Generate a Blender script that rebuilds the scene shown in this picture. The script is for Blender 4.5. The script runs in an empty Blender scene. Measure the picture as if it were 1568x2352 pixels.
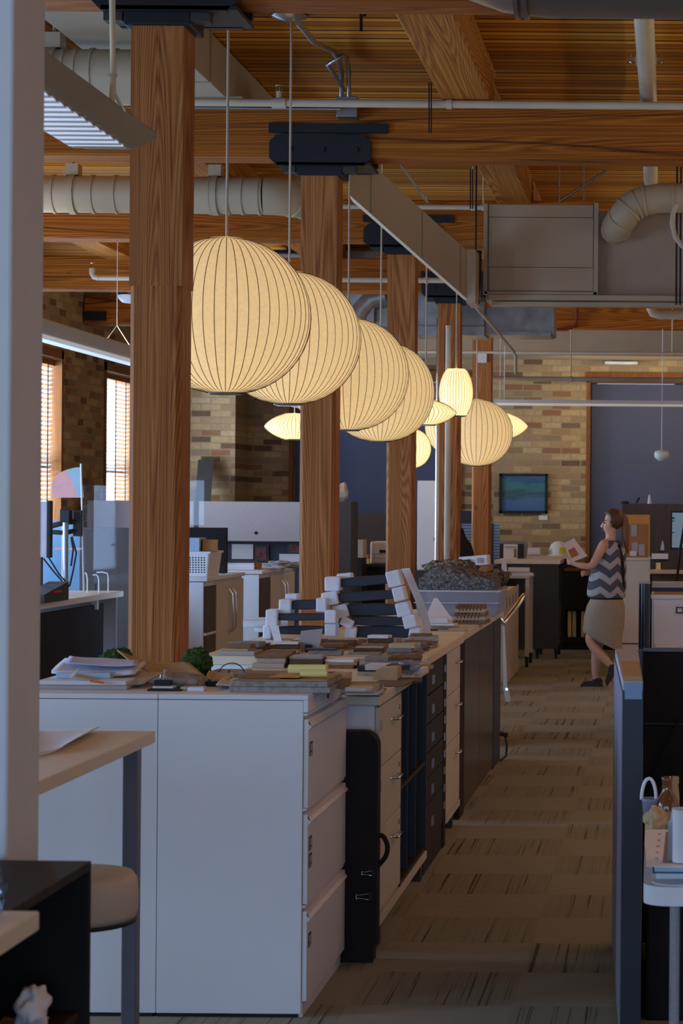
import bpy, math, random
from mathutils import Vector, Matrix, noise as mnoise

# ------------------------------------------------------------------ camera, world, light, exposure
S = bpy.context.scene
COL = S.collection
F, H, R = 5000.0, 1.63, 0.008          # focal length in px (image 1568x2352), eye height, roll
VX, VY = 1530.0, 1172.0                # principal point: the camera looks straight down the aisle

cam = bpy.data.cameras.new('camera')
cam.sensor_fit = 'AUTO'; cam.sensor_width = 36.0
cam.lens = F / 2352.0 * 36.0
cam.shift_x = -(VX - 784.0) / 2352.0
cam.shift_y = (VY - 1176.0) / 2352.0
cam.clip_end = 200
cam.dof.use_dof = True; cam.dof.focus_distance = 10.5; cam.dof.aperture_fstop = 10.0
cam_o = bpy.data.objects.new('camera', cam); COL.objects.link(cam_o)
cam_o.location = (0, 0, H)
cam_o.rotation_euler = (Matrix.Rotation(math.pi/2, 3, 'X') @ Matrix.Rotation(R, 3, 'Z')).to_euler()
S.camera = cam_o

S.view_settings.view_transform = 'Standard'
S.view_settings.look = 'None'
S.view_settings.gamma = 1.0
S.view_settings.use_curve_mapping = False
S.view_settings.exposure = 0.55
try:
    S.cycles.max_bounces = 8; S.cycles.diffuse_bounces = 4; S.cycles.glossy_bounces = 3
    S.cycles.transmission_bounces = 4; S.cycles.transparent_max_bounces = 12
    S.cycles.sample_clamp_indirect = 4.0; S.cycles.use_denoising = True
    S.cycles.caustics_reflective = False; S.cycles.caustics_refractive = False
except Exception:
    pass

w = bpy.data.worlds.new('daylight'); S.world = w; w.use_nodes = True
w.node_tree.nodes['Background'].inputs[0].default_value = (0.62, 0.76, 1.0, 1)
w.node_tree.nodes['Background'].inputs[1].default_value = 0.9

def area(name, loc, rot, sx, sy, power, color, spread=math.pi):
    l = bpy.data.lights.new(name, 'AREA'); l.shape = 'RECTANGLE'; l.size = sx; l.size_y = sy
    l.energy = power; l.color = color; l.spread = spread
    o = bpy.data.objects.new(name, l); COL.objects.link(o)
    o.location = loc; o.rotation_euler = rot
    return o
HP = math.pi/2
DAY = (0.40, 0.62, 1.0)
WARM = (1.0, 0.66, 0.34)
LEFT_WINDOWS = [1.4, 4.6, 7.8, 11.0, 14.2, 17.4]          # daylight windows of the left wall, out of frame
for y in LEFT_WINDOWS:
    area('window_daylight', (-6.12, y+0.75, 1.72), (0, -HP, 0), 1.55, 1.45, 66, DAY)
for y in (20.6, 23.74):
    area('window_daylight', (-7.4, y+0.75, 2.05), (0, -HP, 0), 3.0, 2.2, 520, (0.74, 0.85, 1.0))
for y in (5.5, 10.2, 13.9, 17.6, 21.3):
    area('floor_fill', (1.6, y, 2.95), (0, 0, 0), 0.25, 2.6, 5, (0.86, 0.95, 1.0))              # unseen neutral fill added to lighten the floor
area('wall_wash', (.4, 24.6, 3.05), (math.radians(88), 0, 0), 3.4, .1, 13, (1.0, .80, .50), math.radians(120))    # wall wash added behind the linear lamp to brighten the far brick
for y in (4.0, 9.0, 14.0, 19.0, 24.0):
    area('side_fill', (5.9, y, 1.9), (0, HP, 0), 1.8, 1.6, 3, (0.80, 0.94, 1.0))          # unseen neutral fill added along the windowless right hand wall
area('window_daylight', (-1.6, -4.4, 1.6), (HP, 0, 0), 8.0, 1.9, 230, DAY)            # window wall behind the viewer
for y in (5.5, 10.2, 13.9, 17.6, 21.3):
    area('uplight', (2.4, y, 3.05), (math.pi, 0, 0), 0.25, 2.6, 40, (1.0, 0.86, 0.58))   # suspended uplights of the right hand bay
for y in (13.9, 17.6, 21.3):
    area('uplight', (-4.3, y, 2.9), (math.pi, 0, 0), 0.2, 2.2, 5, (1.0, 0.84, 0.58))

# ------------------------------------------------------------------ pixel helpers (real distances)
def P(px, py, Y):
    u, v = px-VX, py-VY
    return Vector(((u+R*v)*Y/F, Y, H-(v-R*u)*Y/F))
def ON(px, py, z):
    u, v = px-VX, py-VY
    Y = F*(H-z)/(v-R*u)
    return Vector(((u+R*v)*Y/F, Y, z))

# ------------------------------------------------------------------ mesh builder
class MB:
    def __init__(s): s.v = []; s.f = []; s.sm = []
    def add(s, vs, fs, smooth=False, M=None):
        n = len(s.v)
        s.v += [(M @ Vector(p)) if M else Vector(p) for p in vs]
        for f in fs: s.f.append([i+n for i in f]); s.sm.append(smooth)
        return s
    def box(s, x0, x1, y0, y1, z0, z1, M=None):
        vs = [(x, y, z) for z in (z0, z1) for y in (y0, y1) for x in (x0, x1)]
        return s.add(vs, [(0,2,3,1),(4,5,7,6),(0,1,5,4),(2,6,7,3),(0,4,6,2),(1,3,7,5)], False, M)
    def cbox(s, c, size, rot=(0,0,0)):
        from mathutils import Euler
        M = Matrix.Translation(Vector(c)) @ Euler(rot).to_matrix().to_4x4()
        a, b, d = size[0]/2, size[1]/2, size[2]/2
        return s.box(-a, a, -b, b, -d, d, M)
    def prism(s, poly, axis, a, b, M=None, smooth=False):
        n = len(poly); vs = []
        for t in (a, b):
            for p, q in poly:
                vs.append({'x': (t,p,q), 'y': (p,t,q), 'z': (p,q,t)}[axis])
        fs = [tuple(range(n))[::-1], tuple(range(n, 2*n))]
        s.add(vs, fs, False, M)
        s.add(vs, [(i, (i+1)%n, n+(i+1)%n, n+i) for i in range(n)], smooth, M)
        return s
    def tube(s, pts, r, seg=10, caps=True, closed=False):
        pts = [Vector(p) for p in pts]; n = len(pts)
        rr = r if isinstance(r, (list, tuple)) else [r]*n
        vs = []; up = None
        for i, p in enumerate(pts):
            if closed: t = pts[(i+1)%n]-pts[i-1]
            else: t = pts[min(i+1, n-1)]-pts[max(i-1, 0)]
            t.normalize()
            if up is None:
                up = Vector((0,0,1)) if abs(t.z) < .9 else Vector((1,0,0))
            a = t.cross(up).normalized(); b = a.cross(t).normalized(); up = b
            for k in range(seg):
                th = 2*math.pi*k/seg
                vs.append(p + (a*math.cos(th)+b*math.sin(th))*rr[i])
        fs = []
        for i in range(n if closed else n-1):
            j = (i+1) % n
            for k in range(seg):
                fs.append((i*seg+k, i*seg+(k+1)%seg, j*seg+(k+1)%seg, j*seg+k))
        s.add(vs, fs, True)
        if caps and not closed:
            s.add(vs[:seg], [tuple(range(seg))[::-1]]); s.add(vs[-seg:], [tuple(range(seg))])
        return s
    def lathe(s, prof, c=(0,0,0), seg=48, smooth=True, M=None, cap=True):
        vs = []; n = len(prof)
        for r, z in prof:
            for k in range(seg):
                th = 2*math.pi*k/seg
                vs.append((c[0]+r*math.cos(th), c[1]+r*math.sin(th), c[2]+z))
        fs = [(i*seg+k, i*seg+(k+1)%seg, (i+1)*seg+(k+1)%seg, (i+1)*seg+k) for i in range(n-1) for k in range(seg)]
        s.add(vs, fs, smooth, M)
        if cap:
            if prof[0][0] > 1e-4: s.add(vs[:seg], [tuple(range(seg))[::-1]], False, M)
            if prof[-1][0] > 1e-4: s.add(vs[-seg:], [tuple(range(seg))], False, M)
        return s
    def loft(s, rings, smooth=True, caps=True):
        m = len(rings[0]); vs = [p for r in rings for p in r]
        fs = [(i*m+k, i*m+(k+1)%m, (i+1)*m+(k+1)%m, (i+1)*m+k) for i in range(len(rings)-1) for k in range(m)]
        s.add(vs, fs, smooth)
        if caps:
            s.add(rings[0], [tuple(range(m))[::-1]]); s.add(rings[-1], [tuple(range(m))])
        return s
    def grid(s, fn, nu, nv, th=0.0, smooth=True):
        """surface fn(u,v)->point, with a thickness th along -z"""
        top = [Vector(fn(i/(nu), j/(nv))) for j in range(nv+1) for i in range(nu+1)]
        q = lambda i, j: j*(nu+1)+i
        fs = [(q(i,j), q(i+1,j), q(i+1,j+1), q(i,j+1)) for j in range(nv) for i in range(nu)]
        if th <= 0: return s.add(top, fs, smooth)
        n = len(top); bot = [p-Vector((0,0,th)) for p in top]
        fs2 = [tuple(n+i for i in f[::-1]) for f in fs]
        rim = [q(i,0) for i in range(nu)] + [q(nu,j) for j in range(nv)] + [q(i,nv) for i in range(nu,0,-1)] + [q(0,j) for j in range(nv,0,-1)]
        side = [(rim[(k+1)%len(rim)], rim[k], n+rim[k], n+rim[(k+1)%len(rim)]) for k in range(len(rim))]
        return s.add(top+bot, fs+fs2+side, smooth)
    def blob(s, c, r, seed=0, amp=.2, freq=3.0, nu=28, nv=16):
        vs = []
        for j in range(nv+1):
            ph = math.pi*j/nv
            for i in range(nu):
                th = 2*math.pi*i/nu
                d = Vector((math.sin(ph)*math.cos(th), math.sin(ph)*math.sin(th), math.cos(ph)))
                k = 1+amp*mnoise.noise(d*freq+Vector((seed*7.1, seed*3.3, seed)))
                vs.append((c[0]+d.x*r[0]*k, c[1]+d.y*r[1]*k, c[2]+d.z*r[2]*k))
        fs = [(j*nu+i, (j+1)*nu+i, (j+1)*nu+(i+1)%nu, j*nu+(i+1)%nu) for j in range(nv) for i in range(nu)]
        return s.add(vs, fs, True)
    def xf(s, M):
        s.v = [M @ p for p in s.v]; return s
    def bounds(s):
        xs = [p.x for p in s.v]; ys = [p.y for p in s.v]; zs = [p.z for p in s.v]
        return min(xs), max(xs), min(ys), max(ys), min(zs), max(zs)
    def mesh(s, name, mat, origin):
        me = bpy.data.meshes.new(name)
        o = Vector(origin)
        me.from_pydata([tuple(p-o) for p in s.v], [], s.f)
        me.polygons.foreach_set('use_smooth', s.sm)
        me.validate(); me.update()
        if mat: me.materials.append(mat)
        return me

def bev(o, wd, seg=2):
    m = o.modifiers.new('bevel', 'BEVEL'); m.width = wd; m.segments = seg; m.limit_method = 'ANGLE'; m.angle_limit = math.radians(40)
def props(o, label=None, cat=None, group=None, kind=None):
    if label: o['label'] = label
    if cat: o['category'] = cat
    if group: o['group'] = group
    if kind: o['kind'] = kind
def thing(name, label, cat, loc=(0,0,0), group=None):
    o = bpy.data.objects.new(name, None); COL.objects.link(o)
    o.empty_display_size = .05
    o.location = loc; props(o, label, cat, group); return o
def part(root, name, mb, mat, label=None, bevel=0, seg=2, kind=None):
    """mb in world coordinates; becomes a child of root"""
    org = root.matrix_basis.translation.copy()
    q = root
    while q.parent: q = q.parent; org += q.matrix_basis.translation
    o = bpy.data.objects.new(name, mb.mesh(name, mat, org)); COL.objects.link(o)
    o.parent = root
    if label: o['label'] = label
    if kind: o['kind'] = kind
    if bevel: bev(o, bevel, seg)
    return o
def single(name, label, cat, mb, mat, group=None, bevel=0, kind=None, seg=2):
    b = mb.bounds(); org = ((b[0]+b[1])/2, (b[2]+b[3])/2, b[4])
    o = bpy.data.objects.new(name, mb.mesh(name, mat, org)); COL.objects.link(o)
    o.location = org; props(o, label, cat, group, kind)
    if bevel: bev(o, bevel, seg)
    return o
def struct(name, mb, mat, bevel=0):
    o = bpy.data.objects.new(name, mb.mesh(name, mat, (0,0,0))); COL.objects.link(o)
    o['kind'] = 'structure'
    if bevel: bev(o, bevel)
    return o
def copy_tree(o, parent=None):
    c = o.copy(); COL.objects.link(c); c.parent = parent
    for ch in list(o.children): copy_tree(ch, c)
    return c

# ------------------------------------------------------------------ materials
def s2l(c): return c/12.92 if c <= .04045 else ((c+.055)/1.055)**2.4
def rgb(r, g, b): return (s2l(r/255), s2l(g/255), s2l(b/255), 1)
class NT:
    def __init__(s, name):
        s.m = bpy.data.materials.new(name); s.m.use_nodes = True
        s.t = s.m.node_tree; s.n = s.t.nodes; s.b = s.n['Principled BSDF']; s.out = s.n['Material Output']
    def node(s, typ, **kw):
        n = s.n.new(typ)
        for k, v in kw.items():
            if hasattr(n, k): setattr(n, k, v)
            else: n.inputs[k].default_value = v
        return n
    def link(s, a, b): s.t.links.new(a, b)
    def math(s, op, a, b=None):
        n = s.n.new('ShaderNodeMath'); n.operation = op
        for i, x in enumerate((a, b)):
            if x is None: continue
            if isinstance(x, (int, float)): n.inputs[i].default_value = x
            else: s.link(x, n.inputs[i])
        return n.outputs[0]
    def obj(s): return s.node('ShaderNodeTexCoord').outputs['Object']
    def geo(s): return s.node('ShaderNodeNewGeometry').outputs['Position']
    def mapping(s, vec, scale=(1,1,1), loc=(0,0,0), rot=(0,0,0)):
        n = s.node('ShaderNodeMapping'); s.link(vec, n.inputs[0])
        n.inputs['Scale'].default_value = scale; n.inputs['Location'].default_value = loc; n.inputs['Rotation'].default_value = rot
        return n.outputs[0]
    def noise(s, vec, scale, detail=4, rough=.55, dist=0):
        n = s.node('ShaderNodeTexNoise'); s.link(vec, n.inputs['Vector'])
        n.inputs['Scale'].default_value = scale; n.inputs['Detail'].default_value = detail
        n.inputs['Roughness'].default_value = rough; n.inputs['Distortion'].default_value = dist
        return n.outputs[0]
    def ramp(s, fac, stops, interp='LINEAR'):
        n = s.node('ShaderNodeValToRGB'); s.link(fac, n.inputs[0]); cr = n.color_ramp; cr.interpolation = interp
        while len(cr.elements) < len(stops): cr.elements.new(.5)
        for e, (p, c) in zip(cr.elements, stops): e.position = p; e.color = c
        return n.outputs[0]
    def mix(s, fac, a, b, mode='MIX'):
        n = s.node('ShaderNodeMix'); n.data_type = 'RGBA'; n.blend_type = mode
        for i, x in ((0, fac), (6, a), (7, b)):
            if isinstance(x, (int, float)): n.inputs[i].default_value = x
            elif isinstance(x, tuple): n.inputs[i].default_value = x
            else: s.link(x, n.inputs[i])
        return n.outputs[2]
    def bump(s, h, st=.2, d=.01):
        n = s.node('ShaderNodeBump'); n.inputs['Strength'].default_value = st; n.inputs['Distance'].default_value = d
        s.link(h, n.inputs['Height']); s.link(n.outputs[0], s.b.inputs['Normal'])
    def base(s, c):
        if isinstance(c, tuple): s.b.inputs['Base Color'].default_value = c
        else: s.link(c, s.b.inputs['Base Color'])
    def set(s, rough=.6, metal=0, spec=.5):
        s.b.inputs['Roughness'].default_value = rough; s.b.inputs['Metallic'].default_value = metal
        s.b.inputs['Specular IOR Level'].default_value = spec; return s

def plain(name, c, rough=.6, metal=0, var=.1, scale=6, spec=.4, bump=0, bscale=120, stretch=(1,1,1)):
    t = NT(name).set(rough, metal, spec)
    v = t.mapping(t.obj(), stretch)
    k = t.noise(v, scale, 4)
    lo = tuple(x*(1-var) for x in c[:3])+(1,); hi = tuple(min(1, x*(1+var)) for x in c[:3])+(1,)
    t.base(t.ramp(k, [(.3, lo), (.7, hi)]))
    if bump: t.bump(t.noise(v, bscale, 3), bump, .004)
    return t.m
def wood(name, dark, mid, light, axis, scale=1.0, rough=.65, geo=True, knots=True, contrast=1.0, cracks=False):
    t = NT(name).set(rough, 0, .25)
    p = t.geo() if geo else t.obj()
    st = [9.0, 9.0, 9.0]; st['xyz'.index(axis)] = .45
    v = t.mapping(p, tuple(x*scale for x in st))
    big = t.noise(v, .36, 2, .4, .25)
    rings = t.math('PINGPONG', t.math('MULTIPLY', big, 130.0), 1.0)
    fib = t.noise(t.mapping(p, tuple(x*scale*(15 if i != 'xyz'.index(axis) else 2.2) for i, x in enumerate(st))), 1.0, 5, .7)
    mid_ = t.noise(t.mapping(p, tuple(x*scale*(1.2 if i != 'xyz'.index(axis) else .8) for i, x in enumerate(st))), 1.0, 2, .5)
    g = t.math('ADD', t.math('ADD', t.math('MULTIPLY', rings, .22), t.math('MULTIPLY', fib, .80)), t.math('MULTIPLY', mid_, .12))
    c = t.ramp(g, [(.36, dark), (.56, mid), (.78, light)])
    blot = t.noise(p, 1.3*scale, 3)
    c = t.mix(t.math('MULTIPLY', blot, .35*contrast), c, dark, 'MIX')
    if knots:
        vo = t.node('ShaderNodeTexVoronoi'); ks = [2.2, 2.2, 2.2]; ks['xyz'.index(axis)] = 1.0
        t.link(t.mapping(p, tuple(x*scale for x in ks)), vo.inputs['Vector']); vo.inputs['Scale'].default_value = 1.5
        kf = t.ramp(vo.outputs['Distance'], [(.01, (1,1,1,1)), (.06, (0,0,0,1))])
        c = t.mix(t.math('MULTIPLY', kf, .8), c, tuple(x*.25 for x in dark[:3])+(1,))
    if cracks:
        cr = t.noise(t.mapping(p, tuple(x*scale*.5 for x in st), (3,5,7)), .7, 2, .4)
        crf = t.ramp(cr, [(.490, (0,0,0,1)), (.5, (1,1,1,1)), (.510, (0,0,0,1))])
        c = t.mix(t.math('MULTIPLY', crf, .85), c, tuple(x*.2 for x in dark[:3])+(1,))
    t.base(c); t.bump(g, .15, .004)
    return t.m
def brick(name, uaxis, tone=1.0):
    t = NT(name).set(.9, 0, .1)
    sp = t.node('ShaderNodeSeparateXYZ'); t.link(t.geo(), sp.inputs[0])
    cb = t.node('ShaderNodeCombineXYZ'); t.link(sp.outputs[uaxis], cb.inputs[0]); t.link(sp.outputs[2], cb.inputs[1])
    nz = t.noise(t.geo(), 6.0, 2)
    off = t.node('ShaderNodeVectorMath'); off.operation = 'ADD'
    cb2 = t.node('ShaderNodeCombineXYZ'); t.link(t.math('MULTIPLY', t.math('SUBTRACT', nz, .5), .022), cb2.inputs[0]); t.link(t.math('MULTIPLY', t.math('SUBTRACT', nz, .5), .016), cb2.inputs[1])
    t.link(cb.outputs[0], off.inputs[0]); t.link(cb2.outputs[0], off.inputs[1])
    b = t.node('ShaderNodeTexBrick'); t.link(off.outputs[0], b.inputs['Vector'])
    b.inputs['Color1'].default_value = (0,0,0,1); b.inputs['Color2'].default_value = (1,1,1,1); b.inputs['Mortar'].default_value = (.5,.5,.5,1)
    b.inputs['Scale'].default_value = 1.0; b.inputs['Brick Width'].default_value = .235; b.inputs['Row Height'].default_value = .077
    b.inputs['Mortar Size'].default_value = .008; b.inputs['Mortar Smooth'].default_value = .4
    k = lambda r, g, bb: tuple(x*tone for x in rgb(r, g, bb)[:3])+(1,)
    c = t.ramp(b.outputs['Color'], [(0, k(92,72,58)), (.07, k(150,100,76)), (.15, k(170,142,106)), (.3, k(200,174,130)), (.5, k(184,158,120)), (.62, k(206,184,142)), (.76, k(150,132,108)), (.88, k(176,150,122)), (.96, k(110,98,86))], 'CONSTANT')
    c = t.mix(t.math('MULTIPLY', t.noise(t.geo(), 22, 4), .8), c, k(140,114,86), 'MIX')
    c = t.mix(b.outputs['Fac'], c, k(160,142,112))
    t.base(c); t.bump(t.math('SUBTRACT', 1.0, b.outputs['Fac']), .5, .012)
    return t.m
def planks(name):
    t = NT(name).set(.7, 0, .2)
    sp = t.node('ShaderNodeSeparateXYZ'); t.link(t.geo(), sp.inputs[0])
    wob = t.math('MULTIPLY', t.noise(t.mapping(t.geo(), (.5, 3, 1)), 1.0, 2), .03)
    y = t.math('DIVIDE', t.math('ADD', sp.outputs[1], wob), .094)
    idx = t.math('FLOOR', y); fr = t.math('FRACT', y)
    wn = t.node('ShaderNodeTexWhiteNoise'); wn.noise_dimensions = '1D'; t.link(idx, wn.inputs['W'])
    g = t.noise(t.mapping(t.geo(), (1.3, 70, 60)), 1.0, 5, .65)
    v = t.math('ADD', t.math('MULTIPLY', wn.outputs[0], .5), t.math('MULTIPLY', g, .55))
    c = t.ramp(v, [(.15, rgb(110,62,14)), (.45, rgb(184,114,24)), (.62, rgb(210,138,36)), (.9, rgb(230,164,62))])
    wide = t.math('GREATER_THAN', wn.outputs[0], .72)
    edge = t.math('LESS_THAN', fr, t.math('ADD', .12, t.math('MULTIPLY', wide, .16)))
    c = t.mix(t.math('MULTIPLY', edge, .92), c, rgb(30,17,6))
    t.base(c); t.bump(t.math('SUBTRACT', 1.0, edge), .4, .01)
    return t.m
def carpet(name):
    t = NT(name).set(.95, 0, .05)
    sp = t.node('ShaderNodeSeparateXYZ'); t.link(t.geo(), sp.inputs[0])
    X, Y = sp.outputs[0], sp.outputs[1]
    tx = t.math('FLOOR', t.math('DIVIDE', t.math('ADD', X, 1.031), .538))
    ty = t.math('FLOOR', t.math('DIVIDE', t.math('SUBTRACT', Y, 7.14), .517))
    par = t.math('PINGPONG', t.math('ADD', t.math('ADD', tx, ty), 200.0), 1.0)
    sx = t.noise(t.mapping(t.geo(), (46, .35, 0)), 1.0, 3, .8)
    stripes = t.ramp(sx, [(.36, rgb(82,78,64)), (.42, rgb(146,146,130)), (.62, rgb(157,157,141)), (.72, rgb(112,108,92))])
    sy = t.noise(t.mapping(t.geo(), (9, 150, 0)), 1.0, 3, .7)
    fine = t.ramp(sy, [(.3, rgb(148,148,132)), (.7, rgb(170,168,152))])
    c = t.mix(par, stripes, fine)
    c = t.mix(t.math('MULTIPLY', t.noise(t.geo(), 260, 2), .3), c, rgb(88,76,60))
    t.base(c); t.bump(t.noise(t.geo(), 240, 2), .3, .004)
    return t.m
def clear(name, tint=(1,1,1,1), gloss=.06):
    t = NT(name); n = t.n; n.remove(t.b)
    tr = t.node('ShaderNodeBsdfTransparent'); tr.inputs[0].default_value = tint
    gl = t.node('ShaderNodeBsdfGlossy'); gl.inputs['Roughness'].default_value = .03
    fr = t.node('ShaderNodeFresnel'); fr.inputs[0].default_value = 1.45
    mx = t.node('ShaderNodeMixShader'); t.link(t.math('ADD', t.math('MULTIPLY', fr.outputs[0], .10), gloss*.08), mx.inputs[0]); t.link(tr.outputs[0], mx.inputs[1]); t.link(gl.outputs[0], mx.inputs[2])
    t.link(mx.outputs[0], t.out.inputs[0]); return t.m
def glow(name, c, st, body=None):
    t = NT(name).set(.6); t.base(body or c)
    t.b.inputs['Emission Color'].default_value = c; t.b.inputs['Emission Strength'].default_value = st
    return t.m
def lampshade(name, c, st, tr):
    """bubble lamp skin: translucent plastic that glows from the bulb inside"""
    t = NT(name); t.n.remove(t.b)
    k = t.noise(t.obj(), 60, 3)
    cc = t.ramp(k, [(.3, tuple(x*.9 for x in c[:3])+(1,)), (.7, c)])
    em = t.node('ShaderNodeEmission'); t.link(cc, em.inputs[0]); em.inputs[1].default_value = st
    tl = t.node('ShaderNodeBsdfTranslucent'); t.link(cc, tl.inputs[0])
    df = t.node('ShaderNodeBsdfDiffuse'); t.link(cc, df.inputs[0])
    m1 = t.node('ShaderNodeMixShader'); m1.inputs[0].default_value = tr; t.link(df.outputs[0], m1.inputs[1]); t.link(tl.outputs[0], m1.inputs[2])
    a = t.node('ShaderNodeAddShader'); t.link(em.outputs[0], a.inputs[0]); t.link(m1.outputs[0], a.inputs[1])
    t.link(a.outputs[0], t.out.inputs[0]); return t.m
def shadecloth(name, c, trans):
    t = NT(name); t.n.remove(t.b)
    wv = t.noise(t.mapping(t.geo(), (90, 1, 90)), 1.0, 2)
    cc = t.ramp(wv, [(.3, tuple(x*.8 for x in c[:3])+(1,)), (.7, c)])
    df = t.node('ShaderNodeBsdfDiffuse'); t.link(cc, df.inputs[0])
    tl = t.node('ShaderNodeBsdfTranslucent'); tl.inputs[0].default_value = trans
    a = t.node('ShaderNodeAddShader'); t.link(df.outputs[0], a.inputs[0]); t.link(tl.outputs[0], a.inputs[1])
    t.link(a.outputs[0], t.out.inputs[0]); return t.m
def speckle(name, stops, scale, rough=.9, bump=.6):
    t = NT(name).set(rough, 0, .1)
    k = t.noise(t.obj(), scale, 6, .75)
    t.base(t.ramp(k, stops)); t.bump(k, bump, .01); return t.m

M = {}
M['column'] = wood('column_wood', rgb(106,56,22), rgb(176,108,52), rgb(206,144,82), 'z', 1.15)
M['beam'] = wood('beam_wood', rgb(100,50,6), rgb(166,90,14), rgb(204,128,36), 'x', 1.0, cracks=True)
M['purlin'] = wood('purlin_wood', rgb(110,62,14), rgb(168,102,32), rgb(204,140,62), 'y', .8, contrast=.6)
M['trimwood'] = wood('trim_wood', rgb(84,48,22), rgb(132,84,40), rgb(160,108,58), 'z', 2.0, knots=False)
M['planks'] = planks('ceiling_planks')
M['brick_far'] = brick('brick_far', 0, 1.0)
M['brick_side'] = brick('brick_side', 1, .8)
M['carpet'] = carpet('carpet_tiles')
M['paint'] = plain('painted_wall', rgb(205,203,200), .7, var=.03)
M['laminate'] = plain('white_laminate', rgb(226,226,228), .45, var=.025, scale=2)
M['cream'] = plain('cream_laminate', rgb(206,196,176), .45, var=.03, scale=3)
M['top'] = plain('worktop_laminate', rgb(222,206,180), .4, var=.03, scale=3)
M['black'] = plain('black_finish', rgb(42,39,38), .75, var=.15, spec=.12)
M['iron'] = plain('black_steel', rgb(30,30,33), .55, var=.2, spec=.3)
M['navy'] = plain('navy_finish', rgb(42,46,58), .5, var=.12)
M['brownblack'] = plain('espresso_wood', rgb(44,36,31), .55, var=.3, scale=4, stretch=(6,6,.6), spec=.2)
M['gloss'] = plain('espresso_gloss', rgb(42,32,27), .22, var=.3, scale=4, stretch=(4,4,.5), spec=.4)
M['panelnavy'] = plain('panel_navy', rgb(32,35,44), .5, var=.12)
M['dark'] = plain('dark_grey', rgb(58,54,52), .6)
M['charcoal'] = plain('charcoal_fabric', rgb(70,66,64), .9, var=.1, scale=40, bump=.2, bscale=300)
M['greyfab'] = plain('grey_fabric', rgb(158,154,158), .95, var=.1, scale=90, bump=.3, bscale=300)
M['taupe'] = plain('taupe_panel', rgb(84,74,68), .8, var=.1, scale=4, stretch=(12,12,.3))
M['steel'] = plain('brushed_steel', rgb(168,168,170), .3, .9, var=.1)
M['chrome'] = plain('chrome', rgb(220,220,222), .12, 1.0, var=.03)
M['galv'] = plain('galvanised_duct', rgb(156,154,150), .38, .75, var=.25, scale=7)
M['silver'] = plain('silver_duct', rgb(150,148,146), .33, .8, var=.15, scale=3)
M['duct'] = plain('painted_duct', rgb(182,164,136), .5, var=.05, scale=3)
M['ductdark'] = plain('painted_duct_dull', rgb(166,150,128), .6, var=.06, scale=3)
M['pipe'] = plain('painted_pipe', rgb(196,182,160), .45, var=.05)
M['white'] = plain('white_plastic', rgb(228,228,230), .5, var=.03)
M['foam'] = plain('white_foam', rgb(226,228,236), .9, var=.05, scale=30, bump=.2, bscale=200)
M['paper'] = plain('white_paper', rgb(222,220,222), .8, var=.04)
M['bluepaper'] = plain('pale_blue_paper', rgb(168,192,214), .8, var=.05)
M['kraft'] = plain('kraft_paper', rgb(186,156,114), .8, var=.1, scale=14)
M['yellow'] = plain('yellow_paper', rgb(232,220,140), .8, var=.06)
M['orange'] = plain('orange_paper', rgb(226,120,60), .8, var=.06)
M['red'] = plain('red_plastic', rgb(190,40,48), .5)
M['greypaper'] = plain('grey_board', rgb(168,164,160), .85, var=.08)
M['concrete'] = speckle('concrete_sample', [(.3, rgb(118,114,110)), (.7, rgb(180,174,166))], 30, .9, .15)
M['stone'] = speckle('grey_stone_fibre', [(.34, rgb(48,46,46)), (.5, rgb(112,110,110)), (.66, rgb(176,174,174))], 60, .95, .9)
M['chips'] = speckle('brown_chips', [(.38, rgb(40,34,28)), (.5, rgb(120,104,84)), (.62, rgb(196,182,158))], 55, .95, .9)
M['moss'] = speckle('green_moss', [(.35, rgb(40,58,28)), (.55, rgb(88,112,60)), (.7, rgb(136,156,96))], 70, 1, 1)
M['leather'] = plain('beige_vinyl', rgb(192,180,164), .5, var=.04)
M['shade'] = shadecloth('roller_shade', rgb(88,92,112), (0.065, 0.078, 0.125, 1))
M['sheerwhite'] = plain('blind_slats', rgb(206,214,226), .5, var=.03)
M['acrylic'] = clear('clear_acrylic', (.96,.97,.98,1), .12)
M['bagclear'] = clear('clear_bag_film', (.74,.76,.82,1), .5)
M['tub'] = plain('frosted_plastic', rgb(168,168,182), .4, var=.05)
M['tub'].node_tree.nodes['Principled BSDF'].inputs['Alpha'].default_value = .62
M['cord'] = plain('lamp_cord', rgb(186,172,152), .6, var=.03)
M['brownglass'] = plain('amber_glass', rgb(110,62,30), .12, var=.2, spec=.8)
M['cardboard'] = plain('cardboard', rgb(168,116,66), .85, var=.06)
M['tape'] = plain('cardboard_light', rgb(206,146,72), .8, var=.05)
M['skin'] = plain('skin', rgb(214,164,138), .5, var=.05, spec=.3)
M['hair'] = plain('brown_hair', rgb(92,58,38), .45, var=.35, scale=9, stretch=(14,14,1.2))
M['skirt'] = plain('beige_skirt', rgb(160,146,126), .85, var=.06, scale=30)
M['shoe'] = plain('dark_leather', rgb(48,36,32), .45)
M['screen'] = glow('monitor_screen', rgb(120,150,172), .22, rgb(120,140,150))
M['gskirt'] = None
ribm = plain('lamp_rib', rgb(120,92,46), .6, var=.05)
WOODS = {}
for nm, a, b, c in (('oak',(150,118,82),(186,152,108),(206,176,132)), ('walnut',(70,48,34),(104,74,52),(130,98,72)), ('ash',(150,138,122),(182,170,154),(204,194,178)),
                    ('brown',(96,70,48),(136,104,76),(160,128,96)), ('grey',(108,100,94),(146,138,130),(170,162,154)), ('beige',(168,146,116),(200,178,146),(216,198,170))):
    WOODS[nm] = wood('veneer_'+nm, rgb(*a), rgb(*b), rgb(*c), 'x', 3.0, geo=False, knots=False)
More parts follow.
